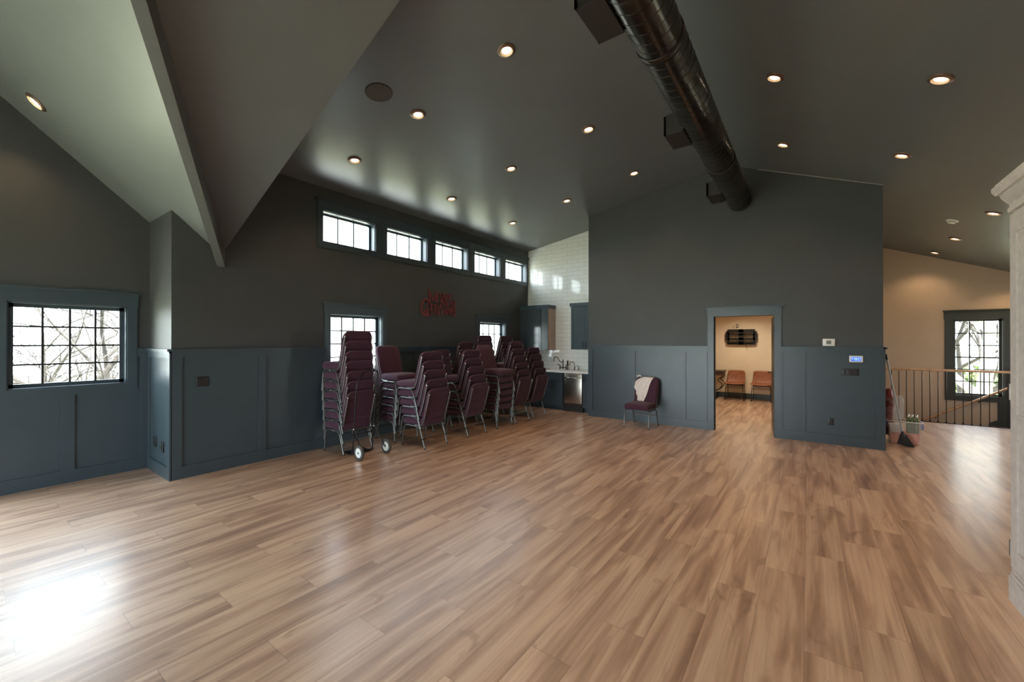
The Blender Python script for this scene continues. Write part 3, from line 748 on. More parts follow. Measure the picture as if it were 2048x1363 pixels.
# ------------------------------------------------------------------ hand truck
t = thing('hand_truck', 'black folding hand truck with white hubs in front of tall stack', 'hand truck', (-5.05, 3.5, 0))
ox, oy = -5.05, 3.5
def rel(*p): return (p[0]-ox, p[1]-oy, p[2])
ya, yb = 3.335, 3.655
bot, top_ = -5.185, -5.055
xz = lambda z: bot+(top_-bot)*z/1.22
fr = arc_pts([(xz(.02), ya, .02), (xz(1.02), ya, 1.02), (xz(1.20), ya+.10, 1.19), (xz(1.21), yb+.02, 1.19), (xz(1.04), yb, 1.02), (xz(.02), yb, .02)], .08, 5)
MB().tube([rel(*p) for p in fr], .0095, 8).build('frame', 'blackmetal', t)
for z_, e_ in ((.36, 0), (.30, .03), (.03, 0)): MB().tube([rel(xz(z_), ya-e_, z_), rel(xz(z_), yb+e_, z_)], .0075, 8).build('crossbar', 'blackmetal', t)
g = MB(); g.box(*[v for p in ((-5.42-ox, -5.19-ox), (ya-oy, yb-oy), (.012, .018)) for v in p]); g.build('toe_plate', 'blackmetal', t)
for yy, wy in ((ya, 3.27), (yb, 3.71)):
    MB().tube([rel(xz(.42), yy, .42), rel(-4.925, wy+(.03 if wy < 3.5 else -.03), .105)], .009, 8).build('strut', 'blackmetal', t)
    MB().tube([rel(xz(.31), yy, .31), rel(-5.02, (yy+wy)/2, .25)], .007, 8).build('brace', 'blackmetal', t)
    whl = MB(); rm = Matrix.Rotation(PI/2, 3, 'X'); cc = rel(-4.92, wy, .1)
    whl.lathe([(.066, -.017), (.072, -.021), (.092, -.019), (.100, -.010), (.100, .010), (.092, .019), (.072, .021), (.066, .017), (.066, -.017)], c=cc, n=36, mtx=rm)
    wo = whl.build('wheel', 'tyre', t)
    MB().lathe([(0, -.014), (.016, -.014), (.018, -.006), (.030, -.005), (.055, -.005), (.062, -.014), (.0665, -.014), (.0665, .014), (.062, .014), (.055, .006), (.018, .006), (.016, .014), (0, .014)], c=cc, n=36, mtx=rm).build('hub', 'white', wo)
    MB().lathe([(0, -.022), (.010, -.022), (.011, .022), (0, .022)], c=cc, n=12, mtx=rm).build('axle_cap', 'blackmetal', wo)
for yy in (ya, yb): MB().rbox(xz(.38)-ox-.012, xz(.38)-ox+.012, yy-oy-.012, yy-oy+.012, .36, .39, .004, 1).build('bolt', 'chromecap', t)

# ------------------------------------------------------------------ wall plates and controls
def plate(name, W, s0, s1, z0, z1, mt, label, cat, slots=(), smat='register', d=.012, off=.008, group=None, r=.004):
    a = W(s0, z0, off); b = W(s1, z1, off+d)
    mb = MB(); mb.rbox(min(a[0], b[0]), max(a[0], b[0]), min(a[1], b[1]), max(a[1], b[1]), z0, z1, r, 2)
    o = mb.build(name, mt); tag(o, label, cat, group)
    for nm, p, q, u, v, mm in slots:
        g = MB(); wb(g, W, p, q, u, v, off+d-.002, off+d+.003); g.build(nm, mm, o)
    return o
plate('outlet_plate', LW, 1.755, 1.876, 1.062, 1.181, 'black', 'black square wall plate on the blue panel beside the bay corner', 'outlet', [('insert', 1.775, 1.81, 1.085, 1.158, 'register'), ('insert', 1.822, 1.857, 1.085, 1.158, 'register')])
plate('outlet_plate', CW, -6.575, -6.495, .312, .432, 'black', 'black outlet low on the bay return, the left one', 'outlet', [('insert', -6.553, -6.517, .335, .408, 'register')], group='outlets on the bay return')
plate('outlet_plate', CW, -6.272, -6.192, .290, .412, 'black', 'black outlet low on the bay return, the right one', 'outlet', [('insert', -6.250, -6.214, .313, .389, 'register')], group='outlets on the bay return')
plate('thermostat', DW, .184, .339, 1.531, 1.646, 'white', 'white thermostat with a grey screen above the chair rail', 'thermostat', [('display', .231, .292, 1.562, 1.618, 'lcd')], d=.022, r=.008)
plate('control_panel', DW, .508, .671, 1.288, 1.387, 'white', 'white wall control with a glowing blue screen', 'control panel', [('screen', .530, .648, 1.306, 1.369, 'lcdblue')], d=.022, r=.008)
g = MB()
for (a, b, z0, z1) in ((.536, .560, 1.355, 1.359), (.536, .560, 1.343, 1.347), (.536, .556, 1.331, 1.335), (.572, .600, 1.320, 1.324), (.572, .576, 1.320, 1.356), (.596, .600, 1.320, 1.356), (.572, .600, 1.352, 1.356), (.572, .600, 1.336, 1.340), (.612, .640, 1.320, 1.324), (.612, .616, 1.320, 1.356), (.636, .640, 1.336, 1.356), (.612, .640, 1.352, 1.356)):
    wb(g, DW, a, b, z0, z1, .0325, .0338)
cp_ = [o for o in COL.objects if o.name.startswith('control_panel')][0]
g.build('digits', 'digit', cp_)
plate('switch_plate', DW, .418, .622, 1.086, 1.189, 'black', 'wide black switch plate below the blue screen', 'switch', [('rocker', .440+i*.062, .470+i*.062, 1.110, 1.166, 'register') for i in range(3)])
plate('outlet_plate', DW, .245, .321, .298, .404, 'black', 'black outlet low on the doorway wall', 'outlet', [('insert', .263, .303, .318, .384, 'register')])
plate('outlet_plate', AW, -1.645, -1.585, 1.975, 2.075, 'darkwood', 'small dark outlet above the wall bracket in the back room', 'outlet', [('insert', -1.628, -1.602, 1.995, 2.055, 'white')], off=.0)

# ------------------------------------------------------------------ sign
def sign():
    def cv(cx, cy, d=.02):
        u = (cx-280)/1090; s = 105.4-9.4*u
        return (XL+d, 5.258+.949*u, 1.62+(118-cy/15.15)/s)
    root = thing('wall_sign', 'dark red metal lettering reading MERRY CHRISTMAS on the left wall', 'sign', cv(825, 640))
    rx, ry, rz = cv(825, 640)
    def word(name, strokes):
        mb = MB()
        for st, wd in strokes:
            P = [cv(*p) for p in st]; n = len(P)
            L_, R_ = [], []
            for i, p in enumerate(P):
                a = P[max(0, i-1)]; b = P[min(n-1, i+1)]; dy, dz = b[1]-a[1], b[2]-a[2]; l = math.hypot(dy, dz) or 1
                ny, nz = -dz/l, dy/l; L_.append((p[1]+ny*wd, p[2]+nz*wd)); R_.append((p[1]-ny*wd, p[2]-nz*wd))
            vs = []
            for x in (XL+.012, XL+.026):
                for (y, z) in L_: vs.append((x-rx, y-ry, z-rz))
                for (y, z) in R_: vs.append((x-rx, y-ry, z-rz))
            fs = []
            for i in range(n-1):
                fs += [(i, i+1, n+i+1, n+i), (2*n+i, 2*n+i+1, 3*n+i+1, 3*n+i), (i, i+1, 2*n+i+1, 2*n+i), (n+i, n+i+1, 3*n+i+1, 3*n+i)]
            fs += [(0, n, 3*n, 2*n), (n-1, 2*n-1, 4*n-1, 3*n-1)]
            mb.add(vs, fs)
        mb.build(name, 'signred', root)
    def cur(pts, n=5):
        out = []; pts = [pts[0]]+pts+[pts[-1]]
        for i in range(1, len(pts)-2):
            for k in range(n):
                t_ = k/n; p = []
                for c_ in (0, 1):
                    a, b, c, d_ = pts[i-1][c_], pts[i][c_], pts[i+1][c_], pts[i+2][c_]
                    p.append(.5*((2*b)+(-a+c)*t_+(2*a-5*b+4*c-d_)*t_*t_+(-a+3*b-3*c+d_)*t_**3))
                out.append(tuple(p))
        out.append(pts[-2]); return out
    W_ = .011; w2 = .008
    word('merry', [(cur([(520,235),(535,400),(545,560),(545,660),(500,660),(475,640)]), .014), ([(515,240),(665,615)], W_), ([(655,610),(735,335)], W_), ([(730,335),(745,625)], W_),
        ([(775,350),(775,620)], W_), ([(745,345),(880,360)], w2), ([(775,480),(850,480)], w2), ([(765,622),(890,622)], w2),
        ([(900,355),(905,680)], W_), (cur([(895,360),(960,375),(980,430),(960,480),(905,500)]), w2), (cur([(915,500),(960,600),(990,700),(1060,740),(1110,700)]), W_),
        ([(1015,375),(1030,690)], W_), (cur([(1015,378),(1075,395),(1095,450),(1070,500),(1025,515)]), w2), (cur([(1035,510),(1080,620),(1120,700),(1170,690)]), W_),
        ([(1120,385),(1180,530)], W_), ([(1225,400),(1180,530),(1170,690)], w2)])
    word('christmas', [(cur([(480,640),(490,570),(440,535),(370,570),(310,680),(295,800),(310,930),(370,1010),(450,1025),(545,1020)]), .018), (cur([(400,960),(385,900),(430,860),(480,890),(480,950),(430,970),(415,930),(440,905)]), w2),
        (cur([(440,540),(490,650),(560,680),(640,700),(760,700)]), w2), ([(490,725),(500,1010)], W_), ([(600,700),(610,1010)], W_), ([(495,870),(610,870)], w2),
        ([(690,720),(700,1000)], W_), (cur([(685,722),(755,745),(765,800),(740,850),(695,865)]), w2), ([(710,865),(790,1030)], W_), ([(815,740),(830,1000)], W_), ([(800,740),(850,740)], w2),
        (cur([(945,700),(890,700),(870,780),(920,850),(955,920),(940,990),(870,1020),(790,1020)]), W_), ([(955,800),(1140,815)], w2), ([(1025,800),(1035,1015)], W_),
        ([(1085,1015),(1095,830)], W_), ([(1095,830),(1145,970)], W_), ([(1145,970),(1190,740)], W_), ([(1190,740),(1195,1010)], W_), ([(1215,1015),(1265,690)], W_), ([(1265,690),(1325,1010)], W_), ([(1235,890),(1305,890)], w2),
        (cur([(1180,665),(1245,640),(1255,600),(1300,570),(1345,600),(1345,660),(1320,690),(1300,660)]), w2), (cur([(1245,660),(1310,720),(1345,830),(1365,940),(1350,1030),(1290,1035),(1250,1000)]), W_)])
    g = MB()
    for c_ in ((825, 320), (610, 905)):
        p = cv(*c_, d=.03); g.lathe([(.0, -.004), (.007, -.002), (.009, .004), (0, .007)], c=(p[0]-rx, p[1]-ry, p[2]-rz), n=10, mtx=Matrix.Rotation(PI/2, 3, 'Y'))
    g.build('studs', 'silver', root)
sign()

# ------------------------------------------------------------------ kitchenette
def shaker(mb, x0, x1, z0, z1, y, st=.055, t=.02):
    mb.box(x0, x1, y-.012, y, z0, z1)
    mb.box(x0, x0+st, y-t, y-.010, z0, z1); mb.box(x1-st, x1, y-t, y-.010, z0, z1); mb.box(x0+st, x1-st, y-t, y-.010, z0, z0+st); mb.box(x0+st, x1-st, y-t, y-.010, z1-st, z1)
def pull(mb, x, y, z0, z1, vertical=True):
    if vertical: mb.tube([(x, y, z0), (x, y-.03, z0), (x, y-.03, z1), (x, y, z1)], .005, 6)
    else: mb.tube([(z0, y, x), (z0, y-.03, x), (z1, y-.03, x), (z1, y, x)], .005, 6)
CF = 8.60
t = thing('upper_cabinet', 'dark wall cabinet in the left corner of the kitchenette', 'cabinet', (-5.55, 8.77, 1.38))
o = Vector((-5.55, 8.77, 1.38))
def bx(mb, x0, x1, y0, y1, z0, z1): return mb.box(x0-o.x, x1-o.x, y0-o.y, y1-o.y, z0-o.z, z1-o.z)
g = MB(); bx(g, XL+.002, -5.135, CF, YT-.002, 1.38, 2.42); g.build('body', 'wains', t)
g = MB(); bx(g, -5.135, -5.129, CF+.006, YT-.002, 1.383, 2.417); g.build('end_panel', 'tan', t)['label'] = 'tan end panel'
g = MB(); bx(g, XL+.01, -5.34, CF-.02, CF, 1.385, 2.40); dd = g.build('door', mat('glossy_slate', (.04, .052, .058), .12, noise=.03), t)
g = MB(); g.tube([(-5.37-o.x, CF-.02-o.y, 1.41-o.z), (-5.37-o.x, CF-.05-o.y, 1.41-o.z), (-5.37-o.x, CF-.05-o.y, 1.53-o.z), (-5.37-o.x, CF-.02-o.y, 1.53-o.z)], .005, 6); g.build('handle', 'rubbing', dd)
g = MB(); bx(g, -5.325, -5.135, CF-.02, CF, 1.385, 2.40); g.build('filler', 'wains', t)
g = MB(); bx(g, XL+.002, -5.12, CF-.03, YT-.002, 2.40, 2.49); g.build('crown', 'wains', t)
t = thing('upper_cabinet', 'slate wall cabinet at the right end of the kitchenette', 'cabinet', (-4.2, 8.77, 1.41)); o = Vector((-4.2, 8.77, 1.41))
g = MB(); bx(g, -4.516, XK-.002, CF, YT-.002, 1.41, 2.42); g.build('body', 'wains', t)
for x0, x1, hx in ((-4.505, -4.150, -4.185), (-4.145, XK-.006, -4.11)):
    g = MB(); shaker(g, x0-o.x, x1-o.x, 1.42-o.z, 2.40-o.z, CF-o.y); dd = g.build('door', 'wains', t)
    g = MB(); hx -= o.x; yy = CF-.02-o.y; g.tube([(hx, yy, .04), (hx, yy-.03, .04), (hx, yy-.03, .17), (hx, yy, .17)], .005, 6); g.build('handle', 'rubbing', dd)
g = MB(); bx(g, -4.535, XK-.002, CF-.035, YT-.002, 2.41, 2.49); g.build('crown', 'wains', t)
BF = 8.35
def basecab(x0, x1, label, doors, drawer):
    t = thing('base_cabinet', label, 'cabinet', ((x0+x1)/2, 8.65, 0)); ox, oy = (x0+x1)/2, 8.65
    g = MB(); g.box(x0-ox, x1-ox, BF-oy, YT-.002-oy, .10, .875); g.box(x0-ox, x1-ox, BF+.07-oy, YT-.002-oy, 0, .10); g.build('body', 'wains', t)
    if drawer:
        g = MB(); shaker(g, x0-ox+.01, x1-ox-.01, .69, .86, BF-oy, .03); g.build('drawer', 'wains', t)
    n = doors; w_ = (x1-x0-.02)/n
    for i in range(n):
        g = MB(); a = x0-ox+.01+w_*i; shaker(g, a+.002, a+w_-.002, .115, .68 if drawer else .86, BF-oy); dd = g.build('door', 'wains', t)
        g = MB(); hx = a+w_-.04 if i == 0 and n > 1 else a+.035; zt = .64 if drawer else .82; yy = BF-.02-oy
        g.tube([(hx, yy, zt-.13), (hx, yy-.03, zt-.13), (hx, yy-.03, zt), (hx, yy, zt)], .0055, 6); g.build('handle', 'rubbing', dd)
    return t
basecab(-5.20, -4.590, 'slate base cabinet with drawer front under the sink', 2, True)
basecab(XL+.002, -5.204, 'slate base cabinet in the left corner behind the chair stacks', 2, True)
t = basecab(-4.085, XK-.002, 'narrow slate base cabinet right of the steel appliance', 1, False)
t = thing('undercounter_appliance', 'stainless steel undercounter appliance with a bar handle', 'appliance', (-4.32, 8.65, 0)); ox, oy = -4.32, 8.65
g = MB(); g.box(-4.583-ox, -4.089-ox, BF+.0-oy, YT-.002-oy, .0, .875); g.build('body', 'black', t)
g = MB(); g.rbox(-4.545-ox, -4.098-ox, BF-.03-oy, BF-.002-oy, .19, .865, .006, 2); dd = g.build('door', 'steel', t)
g = MB(); g.tube([(-4.52-ox, BF-.03-oy, .775), (-4.52-ox, BF-.07-oy, .775), (-4.12-ox, BF-.07-oy, .775), (-4.12-ox, BF-.03-oy, .775)], .009, 8); g.build('handle', 'chromecap', dd)
g = MB(); g.box(-4.53-ox, -4.11-ox, BF-.012-oy, BF-.001-oy, .11, .165); g.build('toe_grille', 'register', t)
# countertop with an undermount sink
t = thing('countertop', 'white stone countertop across the kitchenette', 'countertop', (-4.9, 8.65, .875)); ox, oy, oz = -4.9, 8.65, .875
SX0, SX1, SY0, SY1 = -5.17, -4.72, 8.44, 8.78
g = MB()
for a in ((XL+.002, SX0, BF-.025, YT-.002), (SX1, XK-.002, BF-.025, YT-.002), (SX0, SX1, BF-.025, SY0), (SX0, SX1, SY1, YT-.002)): g.box(a[0]-ox, a[1]-ox, a[2]-oy, a[3]-oy, 0, .035)
g.build('slab', 'quartz', t)
s = thing('sink', 'white porcelain sink set in the countertop', 'sink', (-4.945, 8.61, .91)); ox, oy, oz = -4.945, 8.61, .91
g = MB(); a, b, c_, d_ = SX0+.002-ox, SX1-.002-ox, SY0+.002-oy, SY1-.002-oy
for q in ((a, b, c_, c_+.015, -.2, .006), (a, b, d_-.015, d_, -.2, .006), (a, a+.015, c_, d_, -.2, .006), (b-.015, b, c_, d_, -.2, .006), (a, b, c_, d_, -.215, -.2)): g.box(*q)
g.build('basin', 'porcelain', s)
g = MB(); g.lathe([(0, -.198), (.03, -.198), (.032, -.2)], n=20); g.build('drain', 'steel', s)
# bridge faucet
f_ = thing('bridge_faucet', 'dark bronze bridge faucet with curved spout and side levers', 'faucet', (-4.86, 8.84, .91))
g = MB(); g.tube([(0, 0, 0), (0, 0, .21)], .011, 10); g.lathe([(0, .21), (.014, .212), (.012, .23), (.005, .25), (0, .255)], n=12)
g.tube([(-.085, 0, .05), (.085, 0, .05)], .009, 8)
for x in (-.085, .085): g.tube([(x, 0, 0), (x, 0, .07)], .013, 10); g.lathe([(.026, 0), (.026, .006), (.014, .014)], c=(x, 0, 0), n=16)
g.build('body', 'rubbing', f_)
sp_ = []
g = MB(); g.tube(arc_pts([(0, 0, .185), (-.05, -.05, .18), (-.10, -.10, .30), (-.15, -.15, .31), (-.165, -.165, .20)], .06, 5), .009, 10); g.build('spout', 'rubbing', f_)
for x, sgn in ((-.085, -1), (.085, 1)):
    g = MB(); g.tube([(x, 0, .07), (x, 0, .115)], .010, 10); g.tube([(x, 0, .112), (x+sgn*.07, -.01, .118)], [.006, .009], 8); g.build('lever', 'rubbing', f_)
# side sprayer
f2 = thing('side_sprayer', 'dark bronze upright sprayer right of the bridge faucet', 'sprayer', (-4.745, 8.86, .91))
g = MB(); g.lathe([(.02, 0), (.02, .01), (.011, .02), (.010, .10), (.016, .14), (.015, .20), (.008, .225), (0, .23)], n=16); g.build('body', 'rubbing', f2)
f2 = thing('filter_faucet', 'small dark gooseneck water tap on the counter', 'faucet', (-4.56, 8.86, .91))
g = MB(); g.lathe([(.02, 0), (.02, .008), (.011, .014), (.011, .06), (0, .062)], n=16); g.build('body', 'rubbing', f2)
g = MB(); g.tube([(0, 0, .05), (0, 0, .14)]+[(-.045*(1-math.cos(a)), -.035*(1-math.cos(a)), .14+.055*math.sin(a)) for a in [PI*k/8 for k in range(1, 9)]]+[(-.09, -.07, .11)], .0065, 8); g.build('spout', 'rubbing', f2)
g = MB(); g.tube([(0, 0, .055), (.05, -.01, .06)], .005, 6); g.build('lever', 'rubbing', f2)
f2 = thing('soap_pump', 'short dark soap pump at the right end of the counter taps', 'soap dispenser', (-4.46, 8.87, .91))
g = MB(); g.lathe([(.016, 0), (.016, .008), (.009, .014), (.008, .05), (0, .052)], n=16); g.build('body', 'rubbing', f2)
g = MB(); g.tube(arc_pts([(0, 0, .05), (0, 0, .09), (-.05, -.03, .10), (-.06, -.035, .08)], .02), .005, 6); g.build('nozzle', 'rubbing', f2)

# ------------------------------------------------------------------ railing on the landing
RY = 11.45
t = thing('stair_railing', 'landing railing with oak top rail and thin black balusters', 'railing', (2.5, RY, 0))
g = MB(); g.rbox(XE+.0-2.5, XR-2.5, -.028, .028, 1.012, 1.055, .012, 3); g.build('top_rail', 'oakrail', t)
g = MB(); g.box(XE-2.5, XR-2.5, -.02, .02, 0, .012); g.build('shoe_rail', 'blackmetal', t)
x = 1.393-4*.1131
b0 = None
while x < XR-.05:
    g = MB(); g.tube([(x-2.5, 0, .01), (x-2.5, 0, 1.015)], .0068, 8); b_o = g.build('baluster', 'blackmetal', t)
    MB().lathe([(.015, .012), (.015, .026), (.009, .036)], c=(x-2.5, 0, 0), n=10).build('collar', 'blackmetal', b_o)
    x += .1131
t = thing('stair_handrail', 'sloping round oak handrail on the stairwell wall below the window', 'handrail', (2.6, YF-.07, .25))
ends = ((1.95, -.17), (3.75, .99))
g = MB(); g.tube([(ends[0][0]-2.6, 0, ends[0][1]-.25), (ends[1][0]-2.6, 0, ends[1][1]-.25)], .023, 12); g.build('rail', 'oakrail', t)
for k in (.15, .5, .85):
    x_ = ends[0][0]+(ends[1][0]-ends[0][0])*k-2.6; z_ = ends[0][1]+(ends[1][1]-ends[0][1])*k-.25
    MB().tube([(x_, 0, z_-.02), (x_, .0, z_-.06), (x_, .068, z_-.07)], .006, 6).build('bracket', 'blackmetal', t)

# ------------------------------------------------------------------ clutter by the partition corner
t = thing('storage_bin', 'clear plastic storage bin with blue handles and coral contents', 'bin', (1.215, 8.86, 0))
def frust(mb, w0, d0, w1, d1, z0, z1, th=.004):
    def ring(w_, d_, z): return [(-w_/2, -d_/2, z), (w_/2, -d_/2, z), (w_/2, d_/2, z), (-w_/2, d_/2, z)]
    vs = ring(w0, d0, z0)+ring(w1, d1, z1); mb.add(vs, [(0,1,2,3)]+[(i, (i+1) % 4, 4+(i+1) % 4, 4+i) for i in range(4)])
g = MB(); frust(g, .33, .26, .405, .33, .004, .355); bo = g.build('tub', 'clear', t)
g = MB()
g.tube([(-.205, -.168, .357), (.205, -.168, .357), (.205, .168, .357), (-.205, .168, .357)], .008, 6, closed=True); g.build('rim', 'milky', t)
g = MB(); frust(g, .31, .24, .345, .27, .008, .17); g.add([(-.172, -.135, .17), (.172, -.135, .17), (.172, .135, .17), (-.172, .135, .17)], [(0,1,2,3)]); g.build('contents', 'orange', t)
g = MB(); frust(g, .13, .20, .15, .22, .172, .30); g.v = [(x-.10, y, z) for x, y, z in g.v]; g.add([(-.175, -.11, .30), (-.025, -.11, .30), (-.025, .11, .30), (-.175, .11, .30)], [(0,1,2,3)]); g.build('white_box', 'milky', t)
for sgn in (1, -1): MB().rbox(sgn*.212-.012, sgn*.212+.012, -.05, .05, .24, .36, .008, 2).build('handle', 'blue', t)
for k, (dx, dy) in enumerate(((.055, -.02), (.105, .015), (.15, -.025))):
    b = thing('bottle', 'green bottle with silver top in the bin, %s' % ['left of three', 'middle of three', 'right of three'][k], 'bottle', (1.215+dx, 8.86+dy, .175), group='green bottles in the storage bin')
    MB().lathe([(0, 0), (.026, 0), (.028, .01), (.028, .17), (.012, .23), (.011, .26)], n=16).build('glass_body', 'green', b)
    MB().lathe([(.013, .24), (.0145, .242), (.0145, .285), (.008, .290), (0, .29)], n=16).build('foil_cap', 'silver', b)
# broom
bt = Vector((.945, 8.25, 1.40)); bb = Vector((1.165, 8.545, .21))
t = thing('broom', 'broom with grey handle and black bristles leaning by the corner', 'broom', (1.17, 8.55, 0)); O = Vector((1.17, 8.55, 0))
MB().tube([bb-O, bt-O], .0115, 10).build('handle', mat('grey_enamel', (.36, .37, .36), .35, noise=.03), t)
MB().tube([bt-O-(bt-bb)*.055, bt-O+(bt-bb)*.012], .0145, 10).build('grip', 'black', t)
g = MB(); dn = (bb-bt).normalized()
g.tube([bb-O-dn*.03, bb-O+dn*.05], [.014, .03], 12); g.build('socket', 'black', t)
g = MB(); nn = 14; top = []; botm = []
for k in range(nn+1):
    u = k/nn-.5; top.append((bb-O+dn*.03+Vector((u*.075, u*.03, 0)))); botm.append(Vector((1.205+u*.19-O.x, 8.60+u*.02-O.y-.03, .008+.02*math.cos(u*PI)*0+max(0, -u)*.07)))
vs = [p+Vector((0, -.014, 0)) for p in top]+[p+Vector((0, .014, 0)) for p in top]+[p+Vector((0, -.025+.004*(k % 2), 0)) for k, p in enumerate(botm)]+[p+Vector((0, .025, 0)) for p in botm]
n1 = nn+1; fs = []
for k in range(nn): fs += [(k, k+1, 2*n1+k+1, 2*n1+k), (n1+k, n1+k+1, 3*n1+k+1, 3*n1+k), (k, k+1, n1+k+1, n1+k), (2*n1+k, 2*n1+k+1, 3*n1+k+1, 3*n1+k)]
fs += [(0, n1, 3*n1, 2*n1), (nn, n1+nn, 3*n1+nn, 2*n1+nn)]
g.add(vs, fs); g.build('bristles', 'glides', t)
# wrapped maroon roll and clear bag
t = thing('wrapped_bundle', 'tall maroon patterned bundle wrapped in clear film behind the broom', 'bundle', (1.055, 8.95, 0))
g = MB(); prof = []
g2 = [(0, .10), (.05, .10)]+[(.060+.006*math.sin(k*2.1)+.010*math.sin(k*.7), .14+k*.045) for k in range(15)]+[(.045, .82), (.02, .845), (0, .85)]
g.lathe(g2, n=22); g.build('roll', 'maroon', t)
g = MB(); g2 = [(.075+.012*math.sin(k*1.7+1), .10+k*.05) for k in range(13)]
g.lathe(g2, n=11); g.v = [(x*1.1+.02+.012*math.sin(z*31+x*40), y*1.0+.006*math.sin(z*23), z) for x, y, z in g.v]; g.build('wrap', 'film', t)
t = thing('plastic_bag', 'crumpled clear plastic bag beside the maroon bundle', 'bag', (1.155, 8.95, .36))
g = MB(); vs = []; random.seed(3)
prof = [(.02, .36), (.055, .34), (.075, .25), (.07, .12), (.075, .0)]
for r_, z_ in prof:
    for k in range(14):
        a = 2*PI*k/14; rr_ = r_*(1+random.uniform(-.25, .25)); vs.append((rr_*math.cos(a), rr_*math.sin(a), z_+random.uniform(-.02, .02)+.02))
fs = [(i*14+k, i*14+(k+1) % 14, (i+1)*14+(k+1) % 14, (i+1)*14+k) for i in range(4) for k in range(14)]
g.add(vs, fs); g.build('film', 'clear', t)

# ------------------------------------------------------------------ armoire at the right edge
AX, AY1, AY0, AX1 = 1.04, 3.907, 2.35, 1.62
t = thing('armoire', 'tall weathered white armoire with moulded cornice at right edge', 'armoire', (1.3, 3.1, 0)); ox, oy = 1.3, 3.1
def ab(mb, x0, x1, y0, y1, z0, z1): return mb.box(x0-ox, x1-ox, y0-oy, y1-oy, z0, z1)
g = MB(); ab(g, AX, AX1, AY0, AY1, .19, 2.44); g.build('carcass', 'armoire', t)
g = MB()
for k, (e, z0, z1) in enumerate(((.022, 0, .15), (.016, .15, .175), (.010, .175, .20))): ab(g, AX-e, AX1, AY0-e, AY1+e*.4, z0, z1)
g.build('plinth', 'armoire', t)
def loft(prof, name):
    g = MB(); n = len(prof); vs = []
    for e, z in prof: vs += [(AX-e-ox, AY0-e-oy, z), (AX-e-ox, AY1+e-oy, z), (AX1-ox, AY1+e-oy, z), (AX1-ox, AY0-e-oy, z)]
    fs = [(i*4+k, i*4+(k+1) % 4, (i+1)*4+(k+1) % 4, (i+1)*4+k) for i in range(n-1) for k in range(4)]+[(0,1,2,3), tuple((n-1)*4+k for k in range(4))]
    g.add(vs, fs); return g.build(name, 'armoire', t)
loft([(.0, 2.42), (.018, 2.425), (.020, 2.445), (.012, 2.46), (.014, 2.475), (.030, 2.50), (.042, 2.525), (.046, 2.545), (.060, 2.548), (.074, 2.575), (.075, 2.60), (.066, 2.605), (.06, 2.62)], 'cornice')
ym = (AY0+AY1)/2
for y0, y1, far in ((AY0+.03, ym-.002, 0), (ym+.002, AY1-.03, 1)):
    g = MB(); ab(g, AX-.014, AX-.001, y0, y1, .22, 2.40)
    st = .09
    ab(g, AX-.022, AX-.014, y0, y0+st, .22, 2.40); ab(g, AX-.022, AX-.014, y1-st, y1, .22, 2.40)
    for z0, z1 in ((.22, .34), (1.05, 1.17), (2.28, 2.40)): ab(g, AX-.022, AX-.014, y0+st, y1-st, z0, z1)
    dd = g.build('door', 'armoire', t)
    yy = y1+.008 if far else y0-.008
    for z in (.33, 1.30, 2.31): MB().tube([(AX-.020-ox, yy-oy, z-.05), (AX-.020-ox, yy-oy, z+.05)], .008, 8).build('hinge', 'pewter', dd)
    kx = y0+.045 if far else y1-.045
    MB().lathe([(0, -.03), (.012, -.03), (.014, -.022), (.006, -.014), (.006, 0)], c=(AX-.022-ox, kx-oy, 1.35), n=12, mtx=Matrix.Rotation(PI/2, 3, 'Y')).build('knob', 'pewter', dd)

# ------------------------------------------------------------------ back room
def sled_chair(x, y, label):
    t = thing('dining_chair', label, 'chair', (x, y, 0), group='leather chairs in the back room')
    g = MB(); vs = []; nu, nv = 14, 18
    # shell: seat front -> seat rear -> back top
    path = [(-.235, .425), (-.20, .445), (-.05, .435), (.10, .425), (.18, .445), (.225, .52), (.255, .64), (.275, .755), (.28, .79)]
    fs = []
    for j, (yy, zz) in enumerate(path):
        for i in range(nu+1):
            u = i/nu*2-1; hw = .235 if j < 4 else .235-.035*(j-4)/4
            cu = .025*u*u
            if j < 4: vs.append((u*hw, yy+(.01*u*u if j == 0 else 0), zz+cu))
            else: vs.append((u*hw, yy-cu*1.2, zz-(.012*u**8 if j > 6 else 0)+(.015*u*u if j == 4 else 0)))
    for j in range(len(path)-1):
        for i in range(nu): a = j*(nu+1)+i; fs.append((a, a+1, a+nu+2, a+nu+1))
    g.add(vs, fs, True); o = g.build('seat_shell', 'leather', t); s = o.modifiers.new('t', 'SOLIDIFY'); s.thickness = .02; s.offset = -1
    for sgn in (-1, 1):
        x_ = sgn*.20
        for nm, p in (('leg', [(x_, -.16, .42), (sgn*.225, -.245, .012), (sgn*.225, -.10, .010)]), ('leg', [(x_, .14, .42), (sgn*.215, .265, .012), (sgn*.225, -.10, .010)])):
            MB().tube(arc_pts(p, .02), .008, 8).build(nm, 'blackmetal', t)
    for yy in (-.185, .165): MB().tube([(-.205, yy, .335), (.205, yy, .335)], .007, 8).build('crossbar', 'blackmetal', t)
    g = MB(); g.box(-.19, .19, -.15, .13, .398, .412); g.build('under_frame', 'blackmetal', t)
    return t
sled_chair(-1.625, 12.70, 'brown leather sled-base chair beside the scrolled table')
sled_chair(-1.005, 12.71, 'brown leather sled-base chair half hidden by the door jamb')
t = thing('console_table', 'dark table end with scrolled iron legs seen through the doorway', 'table', (-2.5, 12.70, 0))
g = MB(); g.rbox(-.60, .63, -.25, .25, .755, .785, .006, 2); g.build('tabletop', 'darkwood', t)
g = MB(); g.box(-.57, .60, -.23, .23, .66, .755); g.build('apron', 'darkwood', t)
